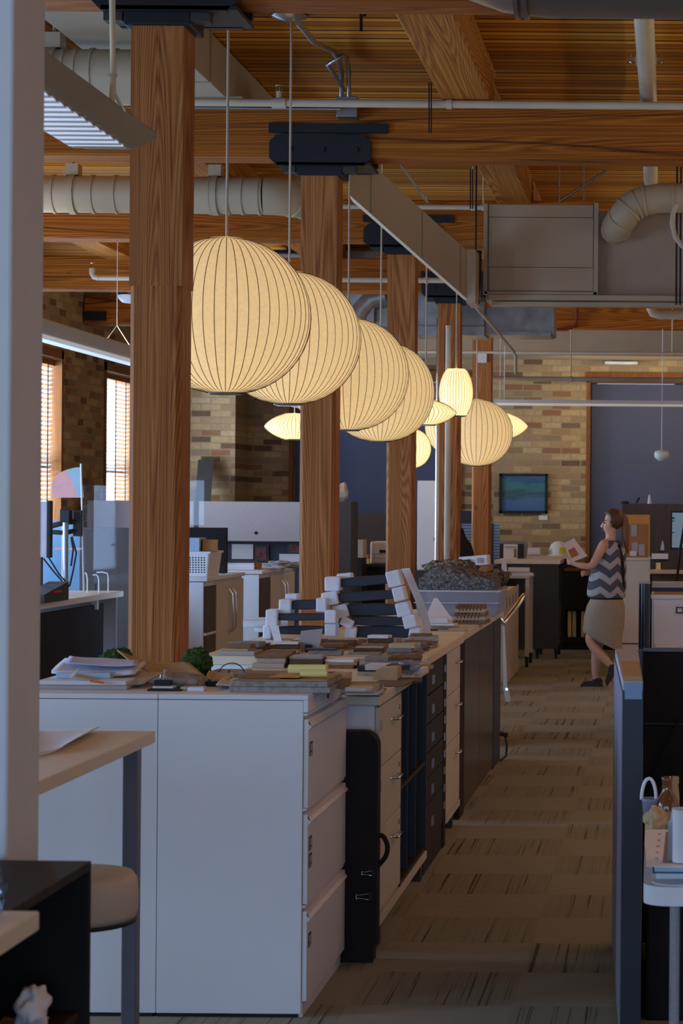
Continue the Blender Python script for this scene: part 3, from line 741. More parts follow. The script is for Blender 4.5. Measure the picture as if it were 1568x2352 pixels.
# ------------------------------------------------------------------ linear lights
louver = NT('louver').set(.3, .2); 
_sp = louver.node('ShaderNodeSeparateXYZ'); louver.link(louver.geo(), _sp.inputs[0])
_f = louver.math('FRACT', louver.math('DIVIDE', _sp.outputs[1], .085))
louver.base(louver.ramp(_f, [(.0, rgb(120,126,140)), (.5, rgb(225,232,245)), (1, rgb(140,146,160))]))
louver.b.inputs['Emission Color'].default_value = (.72, .82, 1, 1)
louver.link(louver.math('MULTIPLY', louver.math('PINGPONG', _f, .5), .9), louver.b.inputs['Emission Strength'])
xr_ = P(360, 318, 7.6); zb_ = P(285, 350, 7.6).z
t = thing('linear_light', 'long grey linear lamp with white ribbed louver in front of the nearest column', 'ceiling light', (-1.93, 6.0, zb_))
prof = [(-2.13, xr_.z), (-2.075, zb_+.008), (-2.05, zb_), (-1.87, zb_), (-1.84, zb_+.008), (-1.765, xr_.z), (-1.78, xr_.z+.012), (-2.115, xr_.z+.012)]
part(t, 'housing', MB().prism(prof, 'y', 4.7, 7.52).prism([(a*.86-.27, (b-xr_.z)*.8+xr_.z) for a, b in prof], 'y', 7.52, 7.60), M['ductdark'], bevel=.004)
part(t, 'louver', MB().box(-2.05, -1.865, 4.8, 7.44, zb_-.006, zb_-.001), louver.m)
part(t, 'louver', MB().prism([(-2.115, xr_.z-.012), (-2.12, xr_.z-.02), (-2.03, zb_+.004), (-2.02, zb_+.006)], 'y', 4.8, 7.38), louver.m) if False else None
cx = P(258, 235, 6.95)
part(t, 'power_cord', MB().tube([P(257, -20, 6.95), P(259, 110, 6.95), P(260, 172, 6.95), P(257, 235, 6.95)], .009, 10), plain('cream_cord', rgb(226,208,168), .5))
part(t, 'cord_knot', MB().blob(tuple(P(258, 173, 6.95)), (.016,.012,.007), 1), plain('cream_cord', rgb(226,208,168), .5))
wr = MB().tube([P(263, -20, 6.95), P(264, 215, 6.95)], .0025, 6).tube([P(264, 215, 6.95), P(288, 256, 6.95)], .0025, 6).tube([P(264, 215, 6.95), P(250, 240, 6.95)], .0025, 6)
part(t, 'hanging_wire', wr, M['white'])
# far left linear fixture by the left windows
Ya, Yb = 13.0, 18.6
xz = lambda py: None
xL = P(268, 810, 17.0).x; zL = P(268, 818, 17.0).z
t = thing('linear_light', 'long pale linear lamp hung along the left brick wall above the windows', 'ceiling light', (xL, 15.8, zL))
part(t, 'housing', MB().prism([(xL-.09, zL+.10), (xL+.06, zL+.10), (xL+.075, zL+.085), (xL+.04, zL+.0), (xL-.05, zL+.0)], 'y', Ya, Yb), M['paint'])
part(t, 'diffuser', MB().box(xL-.05, xL+.05, Ya, Yb, zL-.035, zL-.005), glow('cool_diffuser', (.8, .88, 1, 1), .2))
part(t, 'hanging_wire', MB().tube([(xL, 17.0, zL+.24), (xL, 17.0, 4.02)], .003, 6).tube([(xL, 17.0, zL+.24), (xL-.04, 16.8, zL+.1)], .003, 6).tube([(xL, 17.0, zL+.24), (xL+.05, 17.2, zL+.1)], .003, 6), M['white'])
# far right linear fixture
a, b = P(1135, 924, 22.3), P(1720, 929, 22.3)
t = thing('linear_light', 'long white linear lamp crossing in front of the shaded window right of the lamps', 'ceiling light', tuple(a.lerp(b, .5)))
part(t, 'housing', MB().box(a.x, b.x, 22.25, 22.37, a.z-.008, a.z+.027), M['paint'])
part(t, 'diffuser', MB().box(a.x+.01, b.x-.01, 22.26, 22.36, a.z-.03, a.z-.008), glow('warm_diffuser', (1, .92, .8, 1), .08))
part(t, 'hanging_wire', MB().tube([(a.x+.1, 22.31, a.z), (a.x+.1, 22.31, 3.3)], .003, 6), M['white'])
a = P(630, 925, 20.4); 
t = thing('linear_light', 'short white lamp bar seen below the second round lamp at left', 'ceiling light', tuple(a))
part(t, 'housing', MB().prism([(P(628,925,20.4).x, a.z), (P(700,925,20.4).x, a.z+.01), (P(700,925,20.4).x, a.z-.06), (P(660,925,20.4).x, a.z-.028), (P(634,925,20.4).x, a.z-.028)], 'y', 20.3, 20.5), M['white'])
part(t, 'hanging_wire', MB().tube([P(667, 925, 20.4), (P(667, 925, 20.4).x, 20.4, 4.02)], .004, 6), M['white'])
# emergency fixtures
t = thing('wall_light', 'small twin head wall lamp on the far brick wall above the shaded window', 'wall light', tuple(P(1428, 845, 26.5)))
part(t, 'base', pxbox(MB(), 1404, 818, 1448, 830, 26.4, 26.6), M['dark'])
part(t, 'lamp_bar', pxbox(MB(), 1388, 829, 1465, 837, 26.35, 26.5), M['white'], bevel=.02)
t = thing('globe_lamp', 'small pale glass lamp hanging on a thin wire before the shaded window at right', 'pendant lamp', tuple(P(1519, 1046, 22.9)))
c = P(1519, 1040, 22.9)
part(t, 'shade', MB().lathe([(.02, .03), (.07, .018), (.08, -.02), (.07, -.055), (.03, -.085), (.001, -.09)], tuple(c), 24), plain('milk_glass', rgb(205,216,212), .3))
part(t, 'wire', MB().tube([c+Vector((0,0,.03)), (c.x, c.y, 3.9)], .004, 6), M['white'])
t = thing('ceiling_sensor', 'small cream dome fitting beside the nearest column below the dark beam', 'sensor', tuple(P(287, 687, 19.8)))
part(t, 'dome', MB().lathe([(.10, .03), (.095, 0), (.06, -.035), (.001, -.045)], tuple(P(296, 686, 19.8)), 24), M['white'])
part(t, 'stem', MB().tube([P(296, 680, 19.8), (P(296, 680, 19.8).x, 19.8, 3.82)], .012, 8), M['pipe'])

# ------------------------------------------------------------------ vertical pipes at the fourth column
single('vertical_pipe', 'cream vertical pipe standing in front of the fourth column', 'pipe', MB().tube([P(1027, 1172, 19.05)*1, (P(1027,1172,19.05).x, 19.05, P(1027,748,19.05).z)], .026, 20).tube([(P(1027,1172,19.05).x, 19.05, 0), P(1027, 1172, 19.05)], .026, 20), M['pipe'])
single('vertical_pipe', 'thin bright steel pole just left of the fourth column', 'pole', MB().tube([(P(1001,1172,19.0).x, 19.0, 0), (P(1001,1172,19.0).x, 19.0, 3.3)], .008, 10), M['chrome'])

# ------------------------------------------------------------------ painting and card on the brick
t = thing('framed_painting', 'black framed abstract blue green painting on the far brick wall', 'painting', tuple(P(1202, 1178, FY-.03)))
fr = pxbox(MB(), 1146, 1088, 1257, 1093, FY-.05, FY); pxbox(fr, 1146, 1173, 1257, 1179, FY-.05, FY); pxbox(fr, 1146, 1088, 1152, 1179, FY-.05, FY); pxbox(fr, 1251, 1088, 1257, 1179, FY-.05, FY)
part(t, 'frame', fr, M['iron'])
pa = NT('abstract_painting').set(.6)
_n = pa.noise(pa.mapping(pa.geo(), (1.2, 1, 5.5)), 1.6, 6, .65, .8)
_s = pa.node('ShaderNodeSeparateXYZ'); pa.link(pa.geo(), _s.inputs[0])
_z = pa.math('MULTIPLY', pa.math('SUBTRACT', _s.outputs[2], P(1200,1173,FY).z), 1/(P(1200,1093,FY).z-P(1200,1173,FY).z))
_v = pa.math('ADD', pa.math('MULTIPLY', _z, .8), pa.math('MULTIPLY', pa.math('SUBTRACT', _n, .5), .7))
pa.base(pa.ramp(_v, [(.0, rgb(58,96,146)), (.22, rgb(70,106,140)), (.38, rgb(40,84,96)), (.5, rgb(62,112,112)), (.66, rgb(52,108,126)), (.78, rgb(34,74,120)), (.86, rgb(84,106,160)), (1, rgb(56,86,150))]))
part(t, 'canvas', pxbox(MB(), 1151, 1092, 1252, 1174, FY-.03, FY-.01), pa.m)
single('wall_label', 'small white label card under the framed painting on the brick', 'sign', pxbox(MB(), 1237, 1184, 1257, 1194, FY-.012, FY), M['paper'])

# ------------------------------------------------------------------ foreground: table, stool, shelf unit
Tz = .99; Ty1 = 6.2; tx1 = P(357, 1677, 6.2).x
t = thing('tall_table', 'tall work table with pale top and dark steel legs in front of the white cabinets', 'table', (tx1-.5, 5.6, 0))
part(t, 'table_top', MB().box(-2.9, tx1, 4.75, Ty1, Tz-.034, Tz), M['top'], bevel=.003)
for (x0, y0) in ((P(289, 1900, 6.1).x, 6.06), (P(289, 1900, 6.1).x, 4.95), (-2.8, 6.06), (-2.8, 4.95)):
    lx = x0 if x0 < -2 or y0 > 6 else tx1-.075
    part(t, 'leg', MB().box(lx, lx+.04, y0, y0+.05, 0, Tz-.034), plain('dark_steel', rgb(104,106,116), .45, .2) if y0 > 6 else M['dark'], bevel=.002)
part(t, 'bracket', MB().box(tx1-.14, tx1-.06, 6.0, 6.03, Tz-.05, Tz-.034), M['iron'])
def sheetfn(cs, curl=0.0):
    a, b, c, d = [Vector(x) for x in cs]
    def fn(u, v):
        p = a.lerp(b, u).lerp(d.lerp(c, u), v)
        return p + Vector((0, 0, curl*(abs(2*u-1)**3)*.5 + .0015*math.sin(7*u+4*v)))
    return fn
c0, c1, c2, c3 = ON(40, 1752, Tz), ON(150, 1724, Tz), ON(230, 1680, Tz), ON(60, 1680, Tz)
single('paper_sheet', 'curled white drawing sheet on the tall pale table', 'paper', MB().grid(sheetfn([p+Vector((0,0,.006)) for p in (c0, c1, c2, c3)], .02), 12, 8, .002), M['paper'])
sc = Vector((P(165, 2000, 5.45).x, 5.45, 0))
t = thing('bar_stool', 'round stool with thick beige cushioned seat beside the dark shelf unit', 'stool', tuple(sc))
zs = .715
part(t, 'seat', MB().lathe([(.001, zs), (.12, zs-.001), (.150, zs-.006), (.160, zs-.022), (.163, zs-.06), (.162, zs-.10), (.155, zs-.118), (.001, zs-.12)], tuple(sc), 56), M['leather'])
part(t, 'seat_ring', MB().lathe([(.150, zs-.117), (.158, zs-.12), (.158, zs-.128), (.001, zs-.128)], tuple(sc), 48), M['iron'])
part(t, 'post', MB().tube([(sc.x, sc.y, .03), (sc.x, sc.y, zs-.125)], .024, 16), M['steel'])
part(t, 'base', MB().lathe([(.001, .04), (.05, .035), (.19, .015), (.2, 0), (.001, 0)], tuple(sc), 40), M['steel'])
# dark open shelf unit bottom left
sx1 = P(210, 1977, 4.2).x; sz = P(210, 1977, 4.2).z
t = thing('shelf_unit', 'dark open shelf unit at the bottom left corner', 'shelf', (sx1-.3, 3.95, 0))
th = .018
def shelfpart(nm, x0, x1, y0, y1, z0, z1, mat='black', **k): return part(t, nm, MB().box(x0, x1, y0, y1, z0, z1), M[mat], bevel=.0015, **k)
shelfpart('top', sx1-.8, sx1, 3.68, 4.2, sz-th, sz, 'brownblack')
shelfpart('side_panel', sx1-.8, sx1, 4.2-th, 4.2, 0, sz-th)
shelfpart('side_panel', sx1-.8, sx1-.03, 3.68, 3.68+th, 0, sz-th)
shelfpart('back_panel', sx1-.8, sx1-.78, 3.68+th, 4.2-th, 0, sz-th)
for q in (.66, .36, .06): shelfpart('shelf', sx1-.78, sx1-.015, 3.68+th, 4.2-th, q-th, q, 'brownblack' if q > .4 else 'black')
# pale near worktop with clear vase
zw = P(90, 2092, 3.62).z; xw = P(91, 2092, 3.62).x
t = thing('worktop', 'corner of a pale worktop at the bottom left edge', 'worktop', (xw-.4, 3.3, 0))
part(t, 'top', MB().box(xw-.9, xw, 2.9, 3.62, zw-.032, zw), M['top'], bevel=.003)
for yy in (2.95, 3.52): part(t, 'leg', MB().box(xw-.3, xw-.26, yy, yy+.04, 0, zw-.032), M['iron'])
t = single('plastic_bag', 'crumpled clear plastic bag on the pale worktop at the left edge', 'bag', MB().blob((xw-.085, 3.55, zw+.045), (.05, .045, .055), 4, .22, 2.5, 40, 24), M['bagclear'])
single('paper_stack', 'crumpled white and tan paper on the lower shelf of the dark unit', 'paper', MB().blob((sx1-.062, 4.03, .66+.040), (.026, .06, .040), 9, .45, 2.2, 40, 24), M['paper'])
single('kraft_paper', 'folded tan paper lying under the white paper on the lower shelf', 'paper', MB().grid(lambda u, v: (sx1-.13+.085*u, 3.88+.20*v, .662+.005*math.sin(6*u+2*v)+.005), 12, 8, .003), M['kraft'])

# ------------------------------------------------------------------ white lateral files in front
AY0, AY1, AZ = 6.95, 7.78, 1.030
ax = [P(360, 2000, AY0).x, P(693, 2000, AY0).x]
def lateral_file(label, xa, xb, face, front):
    t = thing('lateral_file', label, 'filing cabinet', ((xa+xb)/2, (AY0+AY1)/2, 0), 'white three drawer file cabinets back to back')
    s = front                                   # +1: drawers face +X, -1: drawers face -X
    xe = xb if s > 0 else xa
    lab_face = lambda a, b: (xe+a, xe+b) if s > 0 else (xe-b, xe-a)
    part(t, 'body', MB().box(xa, xb, AY0, AY1, .012, AZ-.018), M['laminate'], bevel=.0015)
    x0, x1 = lab_face(-(xb-xa), .016)
    part(t, 'top_cap', MB().box(x0, x1, AY0, AY1, AZ-.016, AZ), M['laminate'], bevel=.002)
    x0, x1 = lab_face(.0, .016)
    part(t, 'top_rail', MB().box(x0, x1, AY0+.001, AY1-.001, .974, AZ-.0165), M['laminate'], bevel=.002)
    part(t, 'plinth', MB().box(xa+.004, xb-.01, AY0+.004, AY1-.004, 0, .012), M['iron'])
    zt0 = AZ-.045
    hts = [(.669, .952), (.361, .648), (.052, .338)]
    for i, (z0, z1) in enumerate(hts):
        a, b = lab_face(.0015, .017)
        d = part(t, 'drawer', MB().box(a, b, AY0+.004, AY1-.004, z0, z1), M['laminate'], bevel=.002)
        a, b = lab_face(.0, .0)
        pts = [(0, z1), (.017, z1), (.024, z1-.012), (.017, z1-.034), (.017, z1-.004+.0), (0, z1+.012)]
        lip = MB().prism([(xe+s*p, q) for p, q in [(.0, z1+.020), (.012, z1+.020), (.012, z1+.012), (.0, z1+.012)]], 'y', AY0+.004, AY1-.004)
        part(d, 'finger_rail', lip, M['laminate'])
        lp = MB().prism([(xe+s*p, q) for p, q in [(.016, z1-.001), (.016, z1-.036), (.0265, z1-.024), (.004, z1+.002)]], 'y', AY0+.006, AY1-.006)
        part(d, 'pull_lip', lp, M['laminate'])
        if s > 0:
            for q in range((1, 2, 1)[i]):
                lh = MB()
                zz = z1-.075-.055*q
                a, b = lab_face(.017, .0195)
                lh.box(a, b, AY0+.028, AY0+.075, zz-.045, zz)
                part(d, 'label_holder', lh, M['dark'])
                a, b = lab_face(.0195, .0205)
                part(d, 'label_card', MB().box(a, b, AY0+.030, AY0+.073, zz-.028, zz-.006).box(a, b, AY0+.030, AY0+.073, zz-.042, zz-.034), M['greypaper'])
    if s > 0:
        part(t, 'base_rail', MB().box(xe-.01, xe+.003, AY0+.01, AY1-.004, .0, .052), M['laminate'])
        part(t, 'lock', MB().tube([(xe+.015, AY0+.40, AZ-.036), (xe+.019, AY0+.40, AZ-.036)], .009, 14), M['iron'])
    return t
lateral_file('white three drawer file cabinet whose drawers face the aisle, nearest in front', ax[0]+.001, ax[1], 1, 1)
lateral_file('white file cabinet standing left of the aisle one, behind the tall table', ax[0]-.463, ax[0]-.001, 1, -1)
# ------------------------------------------------------------------ black portfolio case between the cabinets
py0 = 7.80; pxr = P(866, 1900, py0).x; pzt = .828
t = thing('portfolio_case', 'black upright portfolio case leaning at the end of the front file cabinet', 'case', (pxr-.3, py0+.04, 0))
rr = .055; pts = [(pxr-.62, .0), (pxr-.012, .0), (pxr-.012, .06), (pxr, .075)]
pts += [(pxr-rr+rr*math.cos(a), pzt-rr+rr*math.sin(a)) for a in [math.pi/2*i/8 for i in range(9)]] + [(pxr-.62, pzt)]
part(t, 'case_body', MB().prism(pts, 'y', py0, py0+.085), M['black'], bevel=.006)
h0 = P(869, 1915, py0+.05); 
hp = [(pxr-.004, py0+.045, 1.63-(1917-1172+5)/F*7.85), (pxr+.018, py0+.045, 1.63-(1922-1172+5)/F*7.85), (pxr+.032, py0+.045, 1.63-(1945-1172+5)/F*7.85), (pxr+.024, py0+.045, 1.63-(1968-1172+5)/F*7.85), (pxr-.004, py0+.045, 1.63-(1990-1172+5)/F*7.85)]
_c = [Vector(p) for p in hp]; hp2 = []
for i in range(13):
    u = i/12*4; k = min(3, int(u)); f = u-k
    a_, b_, c_, d_ = _c[max(0, k-1)], _c[k], _c[k+1], _c[min(4, k+2)]
    hp2.append(.5*((2*b_)+(c_-a_)*f+(2*a_-5*b_+4*c_-d_)*f*f+(3*b_-a_-3*c_+d_)*f**3))
part(t, 'handle', MB().tube(hp2, .009, 10), M['black'])
def binder_clip(label, c, s, dirx, mat='iron', ang=0):
    t = thing('binder_clip', label, 'binder clip', tuple(c))
    c = Vector(c)
    part(t, 'clip_body', MB().cbox(c, (s*.5, .008, s), (0, ang, 0)), M[mat], bevel=.002)
    w1 = MB()
    for k in (-1, 1):
        w1.tube([c+Vector((dirx*s*.2, -.006, k*s*.32)), c+Vector((dirx*s*1.25, -.008, k*s*.16)), c+Vector((dirx*s*1.5, -.008, k*s*.26)), c+Vector((dirx*s*1.55, -.008, 0))], .0015, 6)
    part(t, 'wire_handle', w1, M['chrome'])
    return t
binder_clip('upper binder clip with silver wire handles on the black portfolio case', P(857, 2005, py0-.005), .026, -1)
binder_clip('lower binder clip with silver wire handles on the black portfolio case', P(851, 2059, py0-.005), .033, -1)

# ------------------------------------------------------------------ the long run of cabinets
def bar_handle(t, x, y, z, l=.10):
    hb = MB().tube([(x, y-l/2, z), (x+.028, y-l/2, z), (x+.028, y+l/2, z), (x, y+l/2, z)], .0045, 8)
    return part(t, 'handle', hb, M['chrome'])
CXF = -1.05
# C: white drawers + navy cubby under the first worktop
C0, C1, C2 = 8.02, 8.68, 9.62
t = thing('drawer_pedestal', 'white three drawer pedestal right behind the black portfolio case', 'drawer unit', (CXF-.25, (C0+C1)/2, 0))
part(t, 'carcass', MB().box(CXF-.55, CXF-.018, C0, C1, .12, .902), M['laminate'], bevel=.0015)
part(t, 'end_stile', MB().box(CXF-.045, CXF-.018, C0-.004, C0, .12, .9), M['laminate'])
zs = [(.672, .895), (.445, .668), (.135, .441)]
for z0, z1 in zs:
    d = part(t, 'drawer', MB().box(CXF-.017, CXF, C0+.003, C1-.003, z0, z1), M['cream'], bevel=.002)
    bar_handle(d, CXF, (C0+C1)/2+.08, z1-.075, .13)
    part(d, 'lock', MB().tube([(CXF, C1-.07, z1-.05), (CXF+.004, C1-.07, z1-.05)], .010, 12), M['steel'])
    part(d, 'label_slot', MB().box(CXF, CXF+.002, C0+.03, C0+.05, z1-.09, z1-.05), M['greypaper'])
t = thing('cubby_shelf', 'dark navy open cubby shelf beside the white drawer pedestal', 'shelf', (CXF-.25, (C1+C2)/2, 0))
part(t, 'side_panel', MB().box(CXF-.5, CXF, C1+.002, C1+.02, .12, .902), M['navy'])
part(t, 'side_panel', MB().box(CXF-.5, CXF, C2-.02, C2-.002, .12, .902), M['navy'])
part(t, 'back_panel', MB().box(CXF-.52, CXF-.5, C1+.002, C2-.002, .12, .902), M['navy'])
part(t, 'shelf', MB().box(CXF-.5, CXF-.004, C1+.02, C2-.02, .50, .518), M['brownblack'])
part(t, 'shelf', MB().box(CXF-.5, CXF-.004, C1+.02, C2-.02, .12, .138), M['brownblack'])
for k in (.33, .66):
    yy = C1+.02+(C2-C1-.04)*k
    part(t, 'divider', MB().box(CXF-.5, CXF-.01, yy-.008, yy+.008, .518, .9), M['navy'])
    part(t, 'divider', MB().box(CXF-.5, CXF-.01, yy-.008, yy+.008, .138, .5), M['navy'])
single('binder', 'grey binder standing in the lower compartment of the navy cubby shelf', 'binder', MB().box(CXF-.35, CXF-.05, C1+.235, C1+.268, .139, .46), M['greyfab'])
t = thing('base_frame', 'pale base rail on dark feet under the drawer pedestal and cubby shelf', 'base', (CXF-.25, (C0+C2)/2, 0))
part(t, 'rail', MB().box(CXF-.5, CXF+.004, C0, C2, .085, .119), M['cream'], bevel=.002)
for yy in (C0+.1, C2-.12):
    part(t, 'foot', MB().box(CXF-.06, CXF-.01, yy, yy+.06, 0, .085), M['dark'])
    part(t, 'foot', MB().box(CXF-.48, CXF-.43, yy, yy+.06, 0, .085), M['dark'])
single('worktop', 'pale worktop on the white drawer pedestal, loaded with sample boards', 'worktop', MB().box(-1.80, CXF+.006, C0-.02, C2+.01, .904, .937), M['top'], bevel=.003)
t = thing('back_cabinet', 'white cabinet backing the front worktop behind the nearest column', 'cabinet', (-1.85, 9.0, 0))
part(t, 'carcass', MB().box(-1.80, CXF-.56, 8.02, C2, .0, .902), M['laminate'])
# D: espresso drawer cabinet
DX = -1.062
D0, D1, E1 = 9.64, 10.56, 11.24
t = thing('card_drawer_cabinet', 'dark wood drawer cabinet with small label holders in the middle of the run', 'drawer unit', (DX-.25, (D0+D1)/2, 0))
part(t, 'carcass', MB().box(DX-.5, DX-.018, D0, D1, .0, .93), M['brownblack'], bevel=.002)
nz = [.925, .79, .66, .53, .415, .30, .12]
for i in range(6):
    d = part(t, 'drawer', MB().box(DX-.017, DX, D0+.003, D1-.12, nz[i+1]+.003, nz[i]-.003), M['brownblack'], bevel=.002)
    zz = (nz[i]+nz[i+1])/2-.01
    part(d, 'label_holder', MB().box(DX, DX+.004, D0+.30, D0+.375, zz-.02, zz+.02), M['steel'])
part(t, 'plinth_panel', MB().box(DX-.017, DX-.004, D0+.003, D1-.003, .0, .118), M['brownblack'])
st = MB()
for i in range(9):
    zz = .86-.082*i
    st.box(DX-.002, DX+.006, D1-.10, D1-.055, zz-.018, zz+.018)
part(t, 'end_post', MB().box(DX-.017, DX+.002, D1-.115, D1-.005, .0, .93), M['black'])
part(t, 'post_tabs', st, M['steel'])
t = thing('drawer_pedestal', 'white three drawer pedestal between the two dark units', 'drawer unit', (DX-.25, (D1+E1)/2, 0))
part(t, 'carcass', MB().box(DX-.5, DX-.018, D1+.005, E1, .13, .93), M['laminate'], bevel=.0015)
for z0, z1 in ((.715, .925), (.475, .711), (.135, .471)):
    d = part(t, 'drawer', MB().box(DX-.017, DX+.004, D1+.008, E1-.003, z0, z1), M['cream'], bevel=.002)
    bar_handle(d, DX+.004, (D1+E1)/2+.12, z1-.07, .13)
part(t, 'base_rail', MB().box(DX-.5, DX+.008, D1+.005, E1, .10, .13), M['cream'])
for yy in (D1+.06, E1-.14): part(t, 'foot', MB().box(DX-.07, DX-.02, yy, yy+.07, 0, .10), M['dark'])
part(t, 'rear_foot', MB().box(DX-.48, DX-.43, D1+.3, D1+.37, 0, .10), M['dark'])
E2 = 11.36
single('worktop', 'pale worktop in the middle of the run, covered with wood samples and wrapped arms', 'worktop', MB().box(-2.06, DX+.012, D0-.02, E2, .932, .97), M['top'], bevel=.003)
single('cable_grommet', 'small grey grommet on the near end of the middle worktop', 'grommet', MB().tube([(DX-.055, D0-.028, .952), (DX-.055, D0-.02, .952)], .011, 14), M['steel'])
t = thing('back_cabinet', 'white cabinet backing the middle worktop', 'cabinet', (-1.85, 10.4, 0))
part(t, 'carcass', MB().box(-2.05, DX-.52, D0, E1, .0, .93), M['laminate'])
# F: glossy dark cabinet
FX = -1.075; F0, F1 = 11.42, 14.2
t = thing('sideboard', 'glossy espresso cabinet with two doors at the far end of the run', 'cabinet', (FX-.25, (F0+F1)/2, 0))
part(t, 'carcass', MB().box(FX-.5, FX-.02, F0, F1, .0, .93), M['brownblack'])
part(t, 'end_panel', MB().box(FX-.5, FX+.002, F0-.02, F0+.24, .0, .93), M['black'], bevel=.002)
for a, b in ((F0+.25, 12.62), (12.63, 13.62)):
    part(t, 'door', MB().box(FX-.019, FX, a, b, .02, .925), M['gloss'], bevel=.002)
part(t, 'end_post', MB().box(FX-.019, FX+.002, 13.64, F1, .0, .93), M['navy'])
single('worktop', 'pale worktop on the glossy espresso cabinet', 'worktop', MB().box(-1.80, FX+.012, F0-.03, F1+.02, .932, .97), M['top'], bevel=.003)
t = thing('back_cabinet', 'white cabinet backing the far worktop of the run', 'cabinet', (-1.85, 12.8, 0))
part(t, 'carcass', MB().box(-1.80, FX-.52, F0, F1, .0, .93), M['laminate'])
single('power_cable', 'loop of grey power cable at the foot of the glossy espresso cabinet', 'cable',
       MB().tube([(FX+.01, 14.1, .17), (FX+.04, 14.1, .17), (FX+.055, 14.1, .10), (FX+.05, 14.1, .03), (FX+.02, 14.05, .008)], .007, 8).tube([(FX+.01, 14.1, .175), (FX+.06, 14.1, .165)], .014, 8), M['dark'])
# H: cream crate-like cabinet beyond, cart, mobile table
HX = P(1157, 1400, 20.2).x
t = thing('cream_cabinet', 'low cream cabinet with slots near its top beyond the chrome handled cart', 'cabinet', (HX-.3, 21.2, 0))
part(t, 'carcass', MB().box(HX-.7, HX, 20.2, 22.2, .03, .86), M['cream'], bevel=.004)
slo = MB()
for i in range(4): slo.box(HX, HX+.003, 20.5+.42*i, 20.53+.42*i, .70, .79)
part(t, 'slots', slo, M['dark'])
part(t, 'base_rail', MB().box(HX-.6, HX+.015, 20.25, 22.1, 0, .05), M['cream'])
Yc = 18.4
t = thing('folding_cart', 'folded hand cart with chrome loop handle standing past the espresso cabinet', 'cart', (P(1163,1500,Yc).x, Yc, 0))
part(t, 'handle', MB().tube([P(1146,1421,Yc), P(1156,1432,Yc), P(1165,1420,Yc+.05), P(1182,1398,Yc+.2), P(1198,1374,Yc+.3), P(1203,1368,Yc+.38), P(1201,1372,Yc+.5), P(1186,1394,Yc+.6)], .023, 12), M['chrome'])
part(t, 'side_rail', MB().loft([[P(1155,1432,Yc), P(1158,1432,Yc), P(1158,1432,Yc+.03), P(1155,1432,Yc+.03)], [P(1155,1582,Yc), P(1165,1582,Yc), P(1165,1582,Yc+.03), P(1155,1582,Yc+.03)], [P(1161,1612,Yc), P(1170,1612,Yc), P(1170,1612,Yc+.03), P(1161,1612,Yc+.03)]], smooth=False), M['paint'])
part(t, 'rail_bolt', MB().tube([P(1163, 1583, Yc-.01), P(1163, 1583, Yc)], .012, 10), M['chrome'])
part(t, 'tread', MB().loft([[P(1166,1582,Yc), P(1169,1582,Yc), P(1169,1582,Yc+.02), P(1166,1582,Yc+.02)], [P(1170,1612,Yc), P(1172,1608,Yc), P(1172,1608,Yc+.02), P(1170,1612,Yc+.02)]], smooth=False), M['cream'])
Yt = 22.45; tx = P(1210, 1400, Yt).x
t = thing('mobile_table', 'cream framed mobile table on black casters piled with papers', 'table', (tx-.5, Yt+.3, 0))
tz = P(1210, 1322, Yt).z
part(t, 'table_top', MB().box(tx-.36, tx+.03, Yt-.03, Yt+.7, tz-.03, tz), M['cream'], bevel=.003)
for xx in (tx, tx-.32):
    for yy in (Yt, Yt+.62):
        lg = part(t, 'leg', MB().box(xx-.02, xx+.02, yy, yy+.04, .10, tz-.03), M['cream'])
        part(lg, 'caster', MB().tube([(xx-.014, yy+.02, .045), (xx+.014, yy+.02, .045)], .045, 16).box(xx-.018, xx+.018, yy, yy+.04, .05, .11), M['iron'])
part(t, 'dark_panel', MB().box(tx-.30, tx-.04, Yt+.3, Yt+.33, .25, tz-.04), M['dark'])
def stack(name, label, cat, c, w, d, h, mat, rot=0, group=None, bevel=0):
    """a slab resting at c (bottom centre)"""
    m = MB().box(-w/2, w/2, -d/2, d/2, 0, h).xf(Matrix.Translation(Vector(c)) @ Matrix.Rotation(rot, 4, 'Z'))
    b = m.bounds()
    o = bpy.data.objects.new(name, MB().box(-w/2, w/2, -d/2, d/2, 0, h).mesh(name, mat, (0,0,0))); COL.objects.link(o)
    o.location = c; o.rotation_euler = (0, 0, rot); props(o, label, cat, group)
    if bevel: bev(o, bevel)
    return o
stack('cardboard_tray', 'shallow cardboard tray on the mobile table', 'tray', (tx-.27, Yt+.16, tz), .15, .3, .03, M['cardboard'])
stack('paper_stack', 'loose papers sticking out over the edge of the mobile table', 'paper', (tx-.06, Yt+.1, tz), .22, .26, .025, M['paper'], .1)
single('paper_roll', 'white paper roll lying on the papers of the mobile table', 'paper roll', MB().tube([(tx-.2, Yt+.05, tz+.055), (tx+.02, Yt+.05, tz+.055)], .028, 14), M['paper'])
t = thing('label_printer', 'small white upright card dispenser on the mobile table', 'office device', (P(1158,1312,Yt).x, Yt-.0, tz))
c = P(1157, 1312, Yt); c.z = tz
part(t, 'base', MB().box(c.x-.045, c.x+.04, Yt-.02, Yt+.08, tz, tz+.05), M['white'], bevel=.006)
part(t, 'back', MB().prism([(c.x-.03, tz+.05), (c.x+.03, tz+.05), (c.x+.022, tz+.15), (c.x, tz+.165), (c.x-.022, tz+.15)], 'y', Yt+.0, Yt+.03), M['white'])
